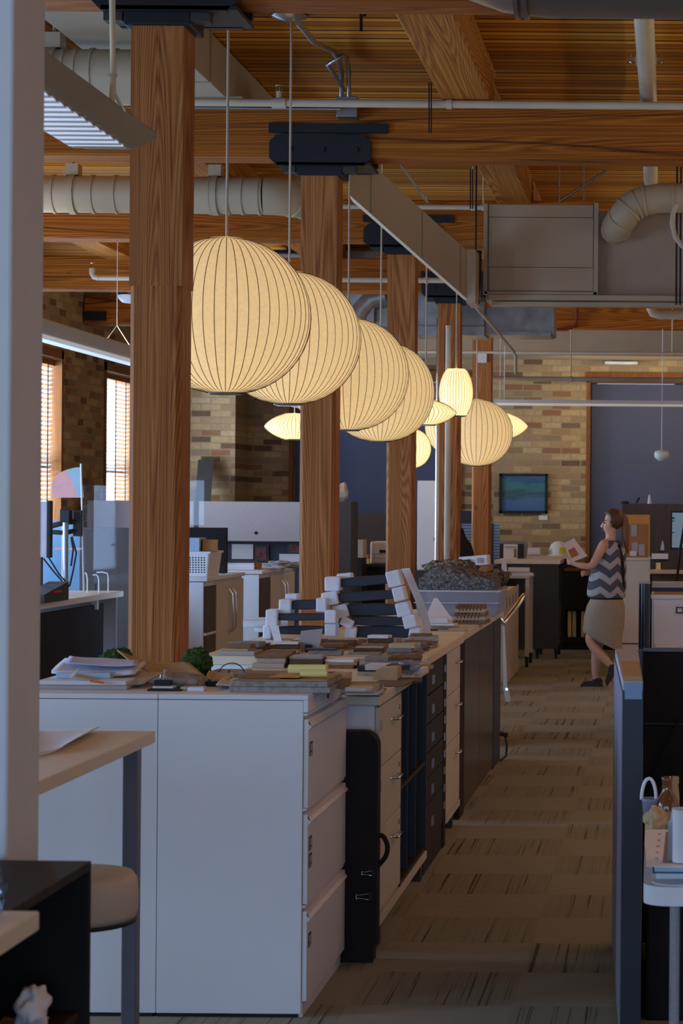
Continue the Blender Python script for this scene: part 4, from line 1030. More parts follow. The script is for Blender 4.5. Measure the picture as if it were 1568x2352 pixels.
# black standing desk beyond with legs
Yi = 23.7
zi = P(1235, 1287, Yi).z; xi0, xi1 = P(1135,1290,Yi).x, P(1287,1290,Yi).x
t = thing('standing_desk', 'black fronted standing desk with pale top in front of the brick wall', 'desk', ((xi0+xi1)/2, Yi+.3, 0))
part(t, 'desk_top', MB().box(xi0, xi1, Yi-.02, Yi+.8, zi-.04, zi), M['top'], bevel=.003)
part(t, 'modesty_panel', MB().box(P(1140,1300,Yi).x, P(1283,1300,Yi).x, Yi, Yi+.03, .11, zi-.045), M['dark'])
for q in (1233, 1276):
    for yy in (Yi+.02, Yi+.7):
        part(t, 'leg', MB().prism([(P(q-5,1500,Yi).x, .12), (P(q+5,1500,Yi).x, .12), (P(q+2.5,1500,Yi).x, 0), (P(q-2.5,1500,Yi).x, 0)], 'y', yy, yy+.04), M['iron'])
# dark bookcase behind the person
Yj = 25.3
t = thing('bookcase', 'black bookcase with an open lower shelf holding pale binders behind the person', 'bookcase', (P(1345,1500,Yj).x, Yj+.2, 0))
bx0, bx1 = P(1288,1400,Yj).x, P(1420,1400,Yj).x; bz = P(1320,1306,Yj).z
part(t, 'top', MB().box(bx0+.03, bx1, Yj-.02, Yj+.42, bz-.03, bz), M['trimwood'])
part(t, 'side_panel', MB().box(bx0, bx0+.05, Yj, Yj+.4, 0, P(1290,1285,Yj).z), M['black'])
part(t, 'side_panel', MB().box(bx1-.03, bx1, Yj, Yj+.4, 0, bz-.03), M['black'])
part(t, 'upper_front', MB().box(bx0+.05, bx1-.03, Yj, Yj+.02, P(1320,1400,Yj).z, bz-.03), M['black'])
part(t, 'back_panel', MB().box(bx0+.05, bx1-.03, Yj+.38, Yj+.4, 0, bz-.03), M['black'])
zsf = P(1320, 1464, Yj).z
part(t, 'shelf', MB().box(bx0+.05, bx1-.03, Yj, Yj+.38, zsf-.07, zsf), M['black'])
part(t, 'bottom_panel', MB().box(bx0+.05, bx1-.03, Yj, Yj+.38, 0.0, .06), M['black'])
for q, lab in ((1306, 'left of the two cream binders on the low black bookcase shelf'), (1317, 'right of the two cream binders on the low black bookcase shelf'), (1337, 'cream binder nearest the person on the low black bookcase shelf')):
    x = P(q, 1430, Yj).x
    single('binder', lab, 'binder', MB().box(x-.018, x+.024, Yj+.06, Yj+.3, zsf, P(1310,1404,Yj).z), M['yellow'] if q != 1317 else M['cream'], 'cream binders in the black bookcase', bevel=.003)
# back counter with roll and hard hat
Yk = 25.9
zk = P(1250, 1277, Yk).z
t = thing('back_counter', 'pale counter along the far brick wall under the painting', 'counter', (P(1260,1280,Yk).x, Yk+.3, 0))
part(t, 'counter_top', MB().box(P(1130,1280,Yk).x, P(1322,1280,Yk).x, Yk-.05, FY-.01, zk-.045, zk), M['top'], bevel=.003)
for q in (1140, 1318): part(t, 'side_panel', MB().box(P(q,1280,Yk).x-.02, P(q,1280,Yk).x, Yk, FY-.05, 0, zk-.045), M['dark'])
single('paper_roll', 'thick white paper roll lying on the far counter left of the hard hat', 'paper roll', MB().tube([P(1196, 1267, 26.0)+Vector((0,0,.0)), P(1240, 1267, 26.0)], .05, 18), M['paper'])
t = thing('hard_hat', 'white hard hat with a yellow sticker on the far counter', 'hard hat', (P(1284,1276,26.1).x, 26.1, zk))
hc = (P(1283,1276,26.1).x, 26.1, zk)
part(t, 'shell', MB().lathe([(.001, .175), (.05, .168), (.095, .135), (.118, .08), (.125, .02), (.128, .012)], hc, 32), M['white'])
part(t, 'brim', MB().lathe([(.126, .02), (.165, .006), (.165, 0), (.1, 0)], hc, 32), M['white'])
part(t, 'sticker', MB().grid(lambda u, v: (hc[0]+.015+.075*u, hc[1]-math.sqrt(max(0, .128**2-(.015+.075*u)**2))-.002, hc[2]+.03+.07*v), 8, 4, 0), plain('yellow_sticker', rgb(222,214,60), .5))
t = thing('office_chair', 'grey task chair back standing at the far counter', 'chair', (P(1178,1290,25.0).x, 25.0, 0))
cc = P(1172, 1268, 25.0)
part(t, 'backrest', MB().prism([(cc.x-.2, zk-.1), (cc.x+.17, zk-.1), (cc.x+.2, P(1180,1250,25).z), (cc.x+.185, P(1180,1243,25).z), (cc.x-.18, P(1180,1243,25).z), (cc.x-.2, P(1180,1250,25).z)], 'y', 25.0, 25.05), M['greyfab'], bevel=.01)
part(t, 'back_mesh', MB().box(cc.x-.17, cc.x+.15, 24.985, 25.0, zk-.1, P(1180,1249,25).z), M['dark'])
part(t, 'seat', MB().cbox((cc.x, 25.3, .55), (.48, .46, .08)), M['dark'], bevel=.03)
part(t, 'stem', MB().tube([(cc.x, 25.25, .08), (cc.x, 25.25, .52)], .03, 12).box(cc.x-.015, cc.x+.015, 25.03, 25.2, .53, 1.0), M['iron'])
part(t, 'base', MB().box(cc.x-.28, cc.x+.28, 25.22, 25.28, .04, .08).box(cc.x-.03, cc.x+.03, 24.97, 25.53, .04, .08), M['iron'])
t = thing('desk_calendar', 'cream desk calendar card standing on the pale topped standing desk', 'calendar', (P(1172,1285,24.0).x, 24.0, zi))
part(t, 'card', MB().cbox((P(1172,1270,24.0).x, 24.0, zi+.085), (.155, .01, .17), (-.12,0,0)), M['paper'])
part(t, 'date_strip', MB().box(P(1158,1270,23.98).x, P(1186,1270,23.98).x, 23.965, 23.972, zi+.13, zi+.145), M['greypaper'])
part(t, 'picture', MB().box(P(1180,1270,23.98).x, P(1186,1270,23.98).x, 23.965, 23.972, zi+.02, zi+.12), plain('olive_print', rgb(120,118,70), .7))
# blue-white boards by the fifth column
for q0, q1, lab in ((1058, 1088, 'pale blue slatted panel between the fourth and the farthest columns'), (1132, 1147, 'pale blue slatted panel just right of the farthest column')):
    t = thing('slatted_panel', lab, 'panel', (P((q0+q1)/2, 1290, 24.6).x, 24.6, 0), 'pale blue slatted panels')
    zt0, zb0 = P(q0, 1203, 24.6).z, P(q0, 1300, 24.6).z
    part(t, 'board', MB().box(P(q0,1250,24.6).x, P(q1,1250,24.6).x, 24.6, 24.63, zb0, zt0), plain('blue_grey', rgb(150,172,206), .5))
    gr = MB()
    for i in range(14):
        zz = zb0+(zt0-zb0)*(i+.5)/14; gr.box(P(q0,1250,24.6).x, P(q1,1250,24.6).x, 24.592, 24.6, zz-.003, zz+.003)
    part(t, 'grooves', gr, M['navy'])
    part(t, 'stand', MB().box(P(q0,1250,24.6).x, P(q0,1250,24.6).x+.03, 24.6, 24.64, 0, zb0), M['navy'])
    part(t, 'edge', MB().box(P(q0,1250,24.6).x-.02, P(q0,1250,24.6).x, 24.58, 24.63, zb0-.05, zt0+.005), M['navy'])
single('privacy_screen', 'dark blue screen back above the slatted panel right of the fourth column', 'screen', pxbox(MB(), 1056, 1173, 1090, 1203, 24.9, 24.95).box(P(1070,1200,24.9).x, P(1076,1200,24.9).x, 24.91, 24.94, 0, P(1070,1203,24.9).z), M['navy'])
t = thing('desk_chair', 'black jacket draped office chair between the fourth and farthest columns', 'chair', (P(1072,1285,22.2).x, 22.2, 0))
part(t, 'backrest', MB().loft([[Vector((P(x,1285,22.2).x, 22.2+d, P(1070,y,22.2).z)) for x, d in ((a,0),(b,0),(b,.1),(a,.1))] for y, a, b in ((1320,1050,1090),(1270,1052,1086),(1250,1052,1080),(1235,1053,1068),(1214,1055,1061))], smooth=False), M['black'], bevel=.01)
part(t, 'stem', MB().tube([(P(1068,1285,22.2).x, 22.25, 0.05), (P(1068,1285,22.2).x, 22.25, 1.0)], .03, 10).box(P(1068,1285,22.2).x-.25, P(1068,1285,22.2).x+.25, 22.2, 22.26, 0, .05), M['iron'])
# white locker door behind third column
Yw = 21.2
t = thing('tall_cabinet', 'tall pale grey white cabinet standing behind the third column', 'cabinet', (P(978,1300,Yw).x, Yw+.2, 0))
part(t, 'carcass', MB().box(P(958,1200,Yw).x, P(1001,1200,Yw).x, Yw+.02, Yw+.45, 0, P(975,1104,Yw).z), M['laminate'])
part(t, 'door', MB().box(P(958,1200,Yw).x, P(1000,1200,Yw).x, Yw, Yw+.018, P(975,1308,Yw).z, P(975,1105,Yw).z), M['laminate'], bevel=.003)
part(t, 'base_panel', MB().box(P(955,1200,Yw).x, P(1001,1200,Yw).x, Yw, Yw+.018, 0, P(975,1310,Yw).z), M['dark'])
part(t, 'screws', MB().box(P(996,1238,Yw).x, P(998,1238,Yw).x, Yw-.003, Yw, P(975,1242,Yw).z, P(975,1234,Yw).z), M['iron'])
# ------------------------------------------------------------------ right side: cubicle panels, cabinets, folding table
def corner(px, py, Y): return P(px, py, Y)
pz = P(1450, 1565, 6.6).z
n0, n1 = P(1431, 1565, 6.6), P(1476, 1565, 6.6); f0, f1 = P(1412.5, 1490, 8.14), P(1464, 1490, 8.14)
def quad(z0, z1, a=n0, b=n1, c=f1, d=f0): return [[Vector((p.x, p.y, z)) for p in (a, b, c, d)] for z in (z0, z1)]
t = thing('cubicle_panel', 'low dark cubicle panel end on the right of the aisle with a blue note', 'partition', ((n0.x+f1.x)/2, 7.4, 0))
i_ = Vector((.006, .004, 0))
part(t, 'core', MB().loft(quad(.0, pz-.03), smooth=False), M['panelnavy'])
part(t, 'side_fabric', MB().loft([[Vector((p.x-.004, p.y, z)) for p in (n0+Vector((0,.005,0)), n0+Vector((.003,.005,0)), f0+Vector((.003,0,0)), f0)] for z in (.02, pz-.034)], smooth=False), plain('lavender_fabric', rgb(128,124,138), .85, var=.06, scale=60))
part(t, 'top_cap', MB().loft(quad(pz-.03, pz), smooth=False), M['greypaper'])
mm = lambda k, a, b: a.lerp(b, k)
part(t, 'wood_inlay', MB().loft([[Vector((p.x, p.y, z)) for p in (mm(.12,n0,f0)+Vector((.006,0,0)), mm(.12,n1,f1)-Vector((.004,0,0)), mm(.55,n1,f1)-Vector((.006,0,0)), mm(.55,n0,f0)+Vector((.006,0,0)))] for z in (pz, pz+.002)], smooth=False), WOODS['oak'])
part(t, 'end_trim', MB().box(n0.x-.001, n1.x+.001, 6.588, 6.6, 0, pz-.028), M['panelnavy'])
single('sticky_note', 'square blue note stuck to the end of the cubicle panel', 'note', pxbox(MB(), 1434, 1569, 1474, 1606, 6.583, 6.587), plain('blue_note', rgb(118,146,178), .7))
N0 = P(1478, 1490, 8.2)
t = thing('cubicle_panel', 'black cubicle panel facing the viewer behind the white folding table', 'partition', (.6, 8.2, 0))
part(t, 'panel_face', MB().box(N0.x, 1.6, 8.2, 8.25, 0, N0.z-.010), M['black'])
part(t, 'top_trim', MB().box(N0.x-.003, 1.6, 8.19, 8.255, N0.z-.010, N0.z), plain('slate_trim', rgb(84,90,102), .5, .1))
part(t, 'corner_post', MB().box(P(1464,1500,8.2).x, N0.x-.004, 8.16, 8.25, 0, N0.z-.004), plain('slate_trim', rgb(84,90,102), .5, .1), bevel=.004)
part(t, 'groove', MB().box(N0.x, 1.6, 8.194, 8.2, P(1500,1662,8.2).z-.003, P(1500,1662,8.2).z+.003), M['charcoal'])
single('desk_cable', 'black cable drooping diagonally across the black cubicle panel', 'cable', MB().tube([P(1586, 1610, 8.1), P(1560, 1650, 8.1), P(1535, 1710, 8.1), P(1510, 1760, 8.1), P(1495, 1800, 8.1), P(1490, 1840, 8.1)], .005, 8), M['iron'])
# folding table
tz = .74; ex0 = P(1481, 1990, 5.6).x; ey0 = 5.14
t = thing('folding_table', 'white folding table with rounded corners at the lower right edge', 'table', (.5, 5.8, 0))
cr = .06; pts = [(1.3, ey0), (1.3, 6.5), (ex0-.008, 6.5), (ex0, ey0+cr)] + [(ex0+cr-cr*math.cos(a), ey0+cr-cr*math.sin(a)) for a in [math.pi/2*i/8 for i in range(1, 9)]]
part(t, 'table_top', MB().prism(pts[::-1], 'z', tz-.045, tz), M['white'], bevel=.006)
part(t, 'rim', MB().prism([(ex0+.02+ (p[0]-ex0)*.97, ey0+.02+(p[1]-ey0)*.97) for p in pts][::-1], 'z', tz, tz+.0015), M['white'])
lx = P(1550, 2200, 5.3).x
for yy in (5.3, 6.3): part(t, 'leg', MB().tube([(lx, yy, 0), (lx, yy, tz-.045)], .011, 12), M['greyfab'])
part(t, 'cross_bar', MB().tube([(lx, 5.3, .25), (lx, 6.3, .25)], .009, 10), M['dark'])
# things on the folding table
def gl(nm, lab, cat, base, prof, mat, seg=28): 
    return single(nm, lab, cat, MB().lathe(prof, tuple(base), seg), mat)
b = ON(1531, 1885, tz)
gl('glass_bottle', 'brown amber glass bottle standing on the white folding table', 'bottle', b, [(.001,0),(.030,.002),(.033,.016),(.033,.045),(.026,.066),(.016,.082),(.014,.112),(.016,.115),(.016,.126),(.001,.127)], M['brownglass'])
b2 = ON(1547, 1872, tz)
gl('bottle', 'tan topped bottle behind the amber glass bottle', 'bottle', b2, [(.001,0),(.016,0),(.016,.05),(.014,.075),(.012,.09),(.014,.093),(.014,.112),(.001,.113)], WOODS['oak'])
b3 = ON(1494, 1884, tz)
t = thing('plastic_pail', 'grey plastic pail with a raised white handle beside the cubicle panel', 'pail', tuple(b3))
part(t, 'pail_body', MB().lathe([(.001,0),(.020,0),(.026,.055),(.029,.064),(.026,.064),(.022,.058)], tuple(b3), 28), plain('smoky_plastic', rgb(128,132,150), .4))
part(t, 'handle', MB().tube([b3+Vector((-.006+.021*math.cos(a), .0, .060+.060*math.sin(a))) for a in [math.pi*i/12 for i in range(13)]], .005, 8), M['white'])
part(t, 'label', MB().grid(lambda u, v: (b3.x+.0265*math.cos(-1.5+1.2*u), b3.y+.0265*math.sin(-1.5+1.2*u), b3.z+.012+.034*v), 8, 2, 0), M['paper'])
b4 = ON(1507, 1910, tz)
single('kraft_bag', 'crumpled brown kraft paper bag on the white folding table', 'bag', MB().blob((b4.x, b4.y, tz+.034), (.033,.045,.034), 3, .35, 2.6, 44, 26), M['kraft'])
b5 = ON(1533, 1912, tz)
single('stone_sample', 'rough tan stone lump beside the crumpled kraft bag', 'stone', MB().blob((b5.x, b5.y+.02, tz+.028), (.018,.03,.024), 12, .4, 3, 36, 22), M['concrete'])
bs = ON(1530, 1960, tz)
def slabpoly(nm, lab, cat, px, z0, z1, mat, **k):
    return single(nm, lab, cat, MB().prism([tuple(ON(x, y, z0).xy) for x, y in px], 'z', z0, z1), mat, **k)
tp = slabpoly('drawing_sheet', 'printed white drawing sheet with a grey photo on the folding table', 'paper', [(1484,1990),(1600,1995),(1600,1908),(1481,1906)], tz+.052, tz+.0535, M['paper'])
pr = NT('grey_print').set(.7); pr.base(pr.ramp(pr.noise(pr.mapping(pr.obj(), (8, 60, 60)), 1.5, 4), [(.3, rgb(92,84,78)), (.7, rgb(138,128,118))]))
part(tp, 'photo_print', MB().prism([tuple(ON(x, y, tz+.0535).xy) for x, y in ((1521,1982),(1600,1984),(1600,1912),(1529,1911))], 'z', tz+.0535, tz+.0545), pr.m)
ln = MB()
for i in range(5):
    q = ON(1508+i*1.5, 1972-i*14, tz+.0535); ln.box(q.x-.004, q.x+.004, q.y-.012, q.y+.012, tz+.0535, tz+.0542)
part(tp, 'caption_lines', ln, M['greypaper'])
slabpoly('magazine', 'topmost pale blue magazine of the pile under the printed drawing sheet', 'magazine', [(1503,2002),(1600,2003),(1600,1930),(1500,1930)], tz+.030, tz+.052, M['bluepaper'], bevel=.002)
slabpoly('magazine', 'dark spined magazine between two pale ones on the folding table', 'magazine', [(1498,2006),(1600,2007),(1600,1930),(1495,1930)], tz+.018, tz+.030, M['navy'], bevel=.002)
slabpoly('magazine', 'lowest white magazine of the pile on the folding table', 'magazine', [(1507,2018),(1600,2019),(1600,1935),(1505,1935)], tz+.002, tz+.018, M['paper'], bevel=.002)
pc = ON(1566, 1975, tz+.06)
single('paper_roll', 'white rolled paper standing curled at the right edge on the drawing sheet', 'paper roll', MB().grid(lambda u, v: (pc.x+(.022+.012*u)*math.cos(2*math.pi*1.15*u+2.2), pc.y+(.022+.012*u)*math.sin(2*math.pi*1.15*u+2.2), tz+.056+.125*v-.03*(u>.9)*v), 40, 6, 0), M['paper'])
# white file behind the black panel, gloss post
Ym = 15.8
m0 = P(1495, 1366, Ym)
t = thing('file_cabinet', 'white file cabinet with a label holder beyond the black cubicle panel', 'filing cabinet', (m0.x+.45, Ym+.3, 0))
part(t, 'body', MB().box(m0.x+.006, m0.x+.9, Ym, Ym+.6, 0, m0.z-.03), M['laminate'], bevel=.003)
part(t, 'top_cap', MB().box(m0.x, m0.x+.9, Ym-.012, Ym+.6, m0.z-.03, m0.z), M['laminate'], bevel=.003)
part(t, 'drawer_front', MB().box(m0.x+.02, m0.x+.9, Ym-.012, Ym, P(1530,1480,Ym).z, m0.z-.04), M['laminate'], bevel=.003)
part(t, 'pull_lip', MB().box(m0.x+.03, m0.x+.88, Ym-.03, Ym, P(1530,1484,Ym).z-.01, P(1530,1482,Ym).z+.006), M['white'], bevel=.003)
lh = part(t, 'label_holder', pxbox(MB(), 1552, 1394, 1568, 1409, Ym-.02, Ym-.012), M['dark'])
part(lh, 'label_card', pxbox(MB(), 1555, 1397, 1566, 1406, Ym-.023, Ym-.02), M['paper'])
slabs = [('folder_stack', 'stack of tan and grey folders lying on the white file cabinet at right', .02, .0, .85, .022, 'cardboard'), ('binder', 'dark flat binder on the folder stack on the white file cabinet', .0, .022, .85, .03, 'navy'), ('sample_board', 'grey board topmost on the white file cabinet pile at right', .005, .052, .85, .034, 'greypaper')]
for nm, lab, xo, zo, w_, h_, mt in slabs:
    single(nm, lab, nm.split('_')[0], MB().box(m0.x+xo, m0.x+w_, Ym+.03, Ym+.4, m0.z+zo, m0.z+zo+h_), M[mt])
l0 = P(1480, 1336, 15.2)
t = thing('round_bin', 'glossy black round post with grey cap beside the white file cabinet', 'bin', (l0.x, 15.2, 0))
part(t, 'cylinder', MB().tube([(l0.x, 15.2, 0), (l0.x, 15.2, l0.z-.015)], .040, 32), plain('gloss_black', rgb(26,28,36), .18, spec=.8))
part(t, 'cap', MB().box(l0.x-.042, l0.x+.042, 15.16, 15.24, l0.z-.015, l0.z), M['greypaper'], bevel=.004)
# cream cabinet behind person with cardboard box
Yk2 = 21.2
k0, k1 = P(1424, 1280, Yk2), P(1492, 1280, Yk2)
t = thing('storage_cabinet', 'tall cream cabinet right behind the person, carrying a cardboard box', 'cabinet', ((k0.x+k1.x)/2, Yk2+.3, 0))
part(t, 'body', MB().box(k0.x, k1.x, Yk2, Yk2+.6, 0, k0.z-.03), M['cream'], bevel=.004)
part(t, 'top', MB().box(k0.x-.01, k1.x+.004, Yk2-.01, Yk2+.6, k0.z-.03, k0.z), M['cream'], bevel=.004)
part(t, 'door_seam', MB().box(P(1419,1500,Yk2).x+.02, k1.x, Yk2-.003, Yk2, P(1450,1480,Yk2).z, P(1450,1477,Yk2).z), M['dark'])
t = thing('cardboard_box', 'open cardboard box with taped papers on the tall cream cabinet', 'box', ((k0.x+k1.x)/2, Yk2+.25, k0.z))
c0, c1 = P(1431, 1182, Yk2), P(1491, 1278, Yk2)
part(t, 'body', MB().box(c0.x, c1.x, Yk2+.03, Yk2+.45, k0.z, P(1450,1204,Yk2).z), M['cardboard'], bevel=.003)
part(t, 'flap', MB().box(c0.x, c1.x, Yk2+.1, Yk2+.11, P(1450,1204,Yk2).z, c0.z), M['tape'])
part(t, 'edge_strip', MB().box(c1.x-.012, c1.x+.002, Yk2+.025, Yk2+.05, k0.z, P(1450,1204,Yk2).z), M['tape'])
for x0, y0, x1, y1 in ((1449,1205,1462,1232), (1450,1246,1464,1272), (1466,1250,1480,1276)):
    part(t, 'taped_paper', pxbox(MB(), x0, y0, x1, y1, Yk2+.024, Yk2+.03), M['greypaper'])
single('paper_note', 'white paper leaning on the cardboard box foot on the cream cabinet', 'paper', pxbox(MB(), 1446, 1266, 1461, 1277, Yk2+.012, Yk2+.018), M['paper'])
# workstation behind at right edge
Yw2 = 22.0
wz = P(1530, 1309, Yw2).z; wx = P(1492, 1310, Yw2).x
t = thing('workstation_desk', 'pale desk with monitor at the right edge behind the white file cabinet', 'desk', (wx+.6, Yw2+.3, 0))
part(t, 'desk_top', MB().box(wx, wx+1.4, Yw2, Yw2+.8, wz-.04, wz), M['top'], bevel=.003)
part(t, 'front_panel', MB().box(wx+.02, wx+1.4, Yw2+.05, Yw2+.08, .1, wz-.04), M['taupe'])
part(t, 'leg', MB().box(wx, wx+.05, Yw2+.3, Yw2+.36, 0, wz-.04), M['iron'])
single('privacy_screen', 'wide brown privacy screen behind the monitor at right', 'partition', MB().box(P(1428,1160,23.2).x, 2.2, 23.2, 23.26, 0, P(1500,1157,23.2).z), M['taupe'])
t = thing('monitor', 'lit pale blue computer monitor at the right edge', 'monitor', (P(1590,1265,22.3).x, 22.3, wz))
part(t, 'bezel', pxbox(MB(), 1539, 1174, 1650, 1262, 22.3, 22.33), M['iron'], bevel=.003)
part(t, 'screen', pxbox(MB(), 1543, 1178, 1646, 1258, 22.294, 22.3), M['screen'])
mk = pxbox(MB(), 1543, 1188, 1549, 1190, 22.292, 22.294)
for y_ in (1190, 1196, 1222): pxbox(mk, 1543, y_, 1549, y_+2, 22.291, 22.294)
part(t, 'toolbar', mk, M['navy'])
part(t, 'stand', MB().box(P(1590,1262,22.3).x-.02, P(1590,1262,22.3).x+.02, 22.31, 22.34, wz+.01, P(1590,1230,22.3).z).box(P(1590,1262,22.3).x-.1, P(1590,1262,22.3).x+.1, 22.24, 22.42, wz, wz+.01), M['iron'])
q = P(1513, 1309, 22.08)
t = thing('desk_lamp_arm', 'thin black lamp arm leaning across the right edge in front of the desk', 'lamp', tuple(P(1556, 1345, 21.7)))
part(t, 'arm', MB().tube([P(1553, 1342, 21.7), P(1562, 1260, 21.7), P(1572, 1200, 21.7)], .014, 8), M['iron'])
part(t, 'pole', MB().tube([P(1553, 1342, 21.7), (P(1553,1342,21.7).x, 21.7, 0)], .014, 8), M['iron'])
for nm, lab, cat, x0, y0, x1, y1, Y, mt in (
    ('paper_tray', 'white paper tray with papers on the desk at the right edge', 'tray', 1496, 1272, 1534, 1284, 22.2, 'paper'),
    ('tissue_box', 'small box with a tissue sticking up on the desk at the right edge', 'box', 1512, 1264, 1526, 1271.5, 22.45, 'dark'),
    ('book_stack', 'brown grey stack of books on the desk at right', 'book', 1519, 1291, 1590, 1303, 22.1, 'taupe'),
    ('note_block', 'small cream note block on the desk left of the book stack', 'note', 1506, 1293, 1517, 1304, 22.1, 'yellow'),
    ('sorter', 'dark desk sorter under the white paper tray', 'sorter', 1492, 1284, 1534, 1291, 22.25, 'charcoal')):
    x_ = pxbox(MB(), x0, y0, x1, y1, Y, Y+.2)
    if nm in ('note_block', 'book_stack'): x_ = MB().box(P(x0,1290,Y).x, P(x1,1290,Y).x, Y, Y+.2, wz+.001, P(x0,y0,Y).z)
    if nm == 'sorter': x_ = MB().box(P(x0,1290,Y).x, P(x1,1290,Y).x, Y, Y+.2, wz+.001, P(x0,y0,Y).z)
    if nm == 'tissue_box': x_ = MB().box(P(x0,1290,Y).x, P(x1,1290,Y).x, Y, Y+.2, wz+.001, P(x0,y0,Y).z)
    single(nm, lab, cat, x_, M[mt])
single('tissue', 'white tissue peak rising from the box on the right desk', 'tissue', MB().loft([[P(1516,1264,22.5), P(1525,1264,22.5), P(1524,1264,22.55), P(1517,1264,22.55)], [P(1518,1252,22.5), P(1524,1250,22.5), P(1523,1250,22.53), P(1519,1252,22.53)], [P(1520,1243,22.5), P(1522,1242,22.5), P(1522,1242,22.51), P(1520,1243,22.51)]], smooth=False), M['paper'])
for (x, y, hh, nm, lab, mt) in ((1460, 1155, 14, 'pen', 'dark slanted pen on top of the brown privacy screen', 'navy'), (1491, 1155, 22, 'figurine', 'small pale cone figurine on top of the brown privacy screen', 'paper'), (1434, 1155, 6, 'trinket', 'small dark trinket at the left end of the brown privacy screen', 'dark')):
    b_ = P(x, 1157, 23.23); k = 23.23/F
    if nm == 'pen': m_ = MB().tube([b_+Vector((0,0,.005)), b_+Vector((.035,0,.068))], .012, 8)
    elif nm == 'figurine': m_ = MB().lathe([(.022,0),(.016,.05),(.008,.09),(.001,.10)], tuple(b_), 12)
    else: m_ = MB().blob((b_.x, b_.y, b_.z+.014), (.05,.02,.016), 5, .4, 3, 16, 10)
    single(nm, lab, nm, m_, M[mt])

# ------------------------------------------------------------------ left area behind the first column
DZ = .965; dX = P(280, 1354, 17.0).x
t = thing('standing_desk', 'pale topped desk with dark modesty panel at left behind the nearest column', 'desk', (dX-.5, 15.5, 0))
part(t, 'desk_top', MB().box(dX-1.1, dX, 13.5, 17.05, DZ-.045, DZ), M['top'], bevel=.004)
part(t, 'modesty_panel', MB().box(dX-.10, dX-.07, 13.6, 16.72, .05, DZ-.085), M['black'])
for yy in (14.9, 16.45): part(t, 'bracket', MB().box(dX-.09, dX-.05, yy, yy+.05, DZ-.12, DZ-.045), M['white'])
part(t, 'end_panel', MB().box(dX-.9, dX-.02, 16.9, 16.94, .0, DZ-.045), M['greyfab'])
part(t, 'leg', MB().box(dX-.9, dX-.84, 13.6, 13.68, 0, DZ-.045), M['dark'])
dk = lambda px, Y: (P(px, 1300, Y).x)
def on_desk(px, py, Y): p = P(px, py, Y); return p
# monitor seen from the side
Ymn = 15.2
t = thing('monitor', 'monitor seen edge on at the far left above the pale desk', 'monitor', (P(100,1280,Ymn).x, Ymn, DZ))
part(t, 'panel', MB().box(P(60,1200,Ymn).x, P(108,1200,Ymn).x, Ymn, Ymn+.02, P(100,1280,Ymn).z, P(100,1152,Ymn).z), plain('silver_plastic', rgb(196,192,204), .4), bevel=.004)
part(t, 'bezel', MB().box(P(108,1200,Ymn).x, P(117,1200,Ymn).x, Ymn-.01, Ymn+.05, P(100,1281,Ymn).z, P(100,1150,Ymn).z), M['iron'], bevel=.004)
part(t, 'stand', MB().box(P(85,1200,Ymn).x, P(95,1200,Ymn).x, Ymn+.02, Ymn+.05, DZ, P(100,1250,Ymn).z), M['iron'])
Yp = 16.2
t = thing('monitor_stand', 'steel pole monitor arm with black clamps on the left desk', 'monitor arm', (P(150,1350,Yp).x, Yp, DZ))
part(t, 'pole', MB().tube([(P(150,1350,Yp).x, Yp, DZ), P(150, 1185, Yp)], .024, 16), M['steel'])
part(t, 'clamp', MB().box(P(140,1200,Yp).x, P(163,1200,Yp).x, Yp-.04, Yp+.04, P(150,1200,Yp).z, P(150,1170,Yp).z), M['iron'], bevel=.006)
part(t, 'arm', MB().tube([P(118,1208,Yp), P(150,1200,Yp), P(172,1198,Yp+.1)], .02, 10).tube([P(118,1222,Yp), P(150,1224,Yp), P(176,1218,Yp+.1)], .018, 10), M['dark'])
part(t, 'head', MB().box(P(160,1200,Yp).x, P(182,1200,Yp).x, Yp+.08, Yp+.12, P(150,1232,Yp).z, P(150,1172,Yp).z), M['dark'], bevel=.006)
part(t, 'cable', MB().tube([P(165,1232,Yp-.03), P(175,1270,Yp-.03), P(168,1310,Yp-.03), P(160,1345,Yp-.03)], .007, 8).tube([P(163,1234,Yp-.03), P(168,1262,Yp-.03), P(163,1300,Yp-.03)], .007, 8).tube([P(100,1283,Yp-.06), P(125,1315,Yp-.05), P(155,1348,Yp-.04)], .006, 8).tube([P(112,1281,Yp-.06), P(135,1318,Yp-.05), P(160,1348,Yp-.04)], .006, 8), M['iron'])
single('keyboard_box', 'dark low desk phone at the left edge of the pale desk', 'phone', MB().prism([(14.75, DZ), (15.35, DZ), (15.35, DZ+.13), (14.75, DZ+.06)], 'x', P(80,1330,15).x, P(126,1330,15).x), M['charcoal'], bevel=.004)
single('red_pen', 'red pen lying on papers at the edge of the left desk', 'pen', MB().tube([P(103,1361,14.95), P(141,1359,15.0)], .008, 8), M['red'])
single('paper_sheet', 'white papers on the edge of the left desk under the red pen', 'paper', MB().box(P(97,1365,14.9).x, dX-.03, 14.7, 15.3, DZ+.001, DZ+.008), M['paper'])
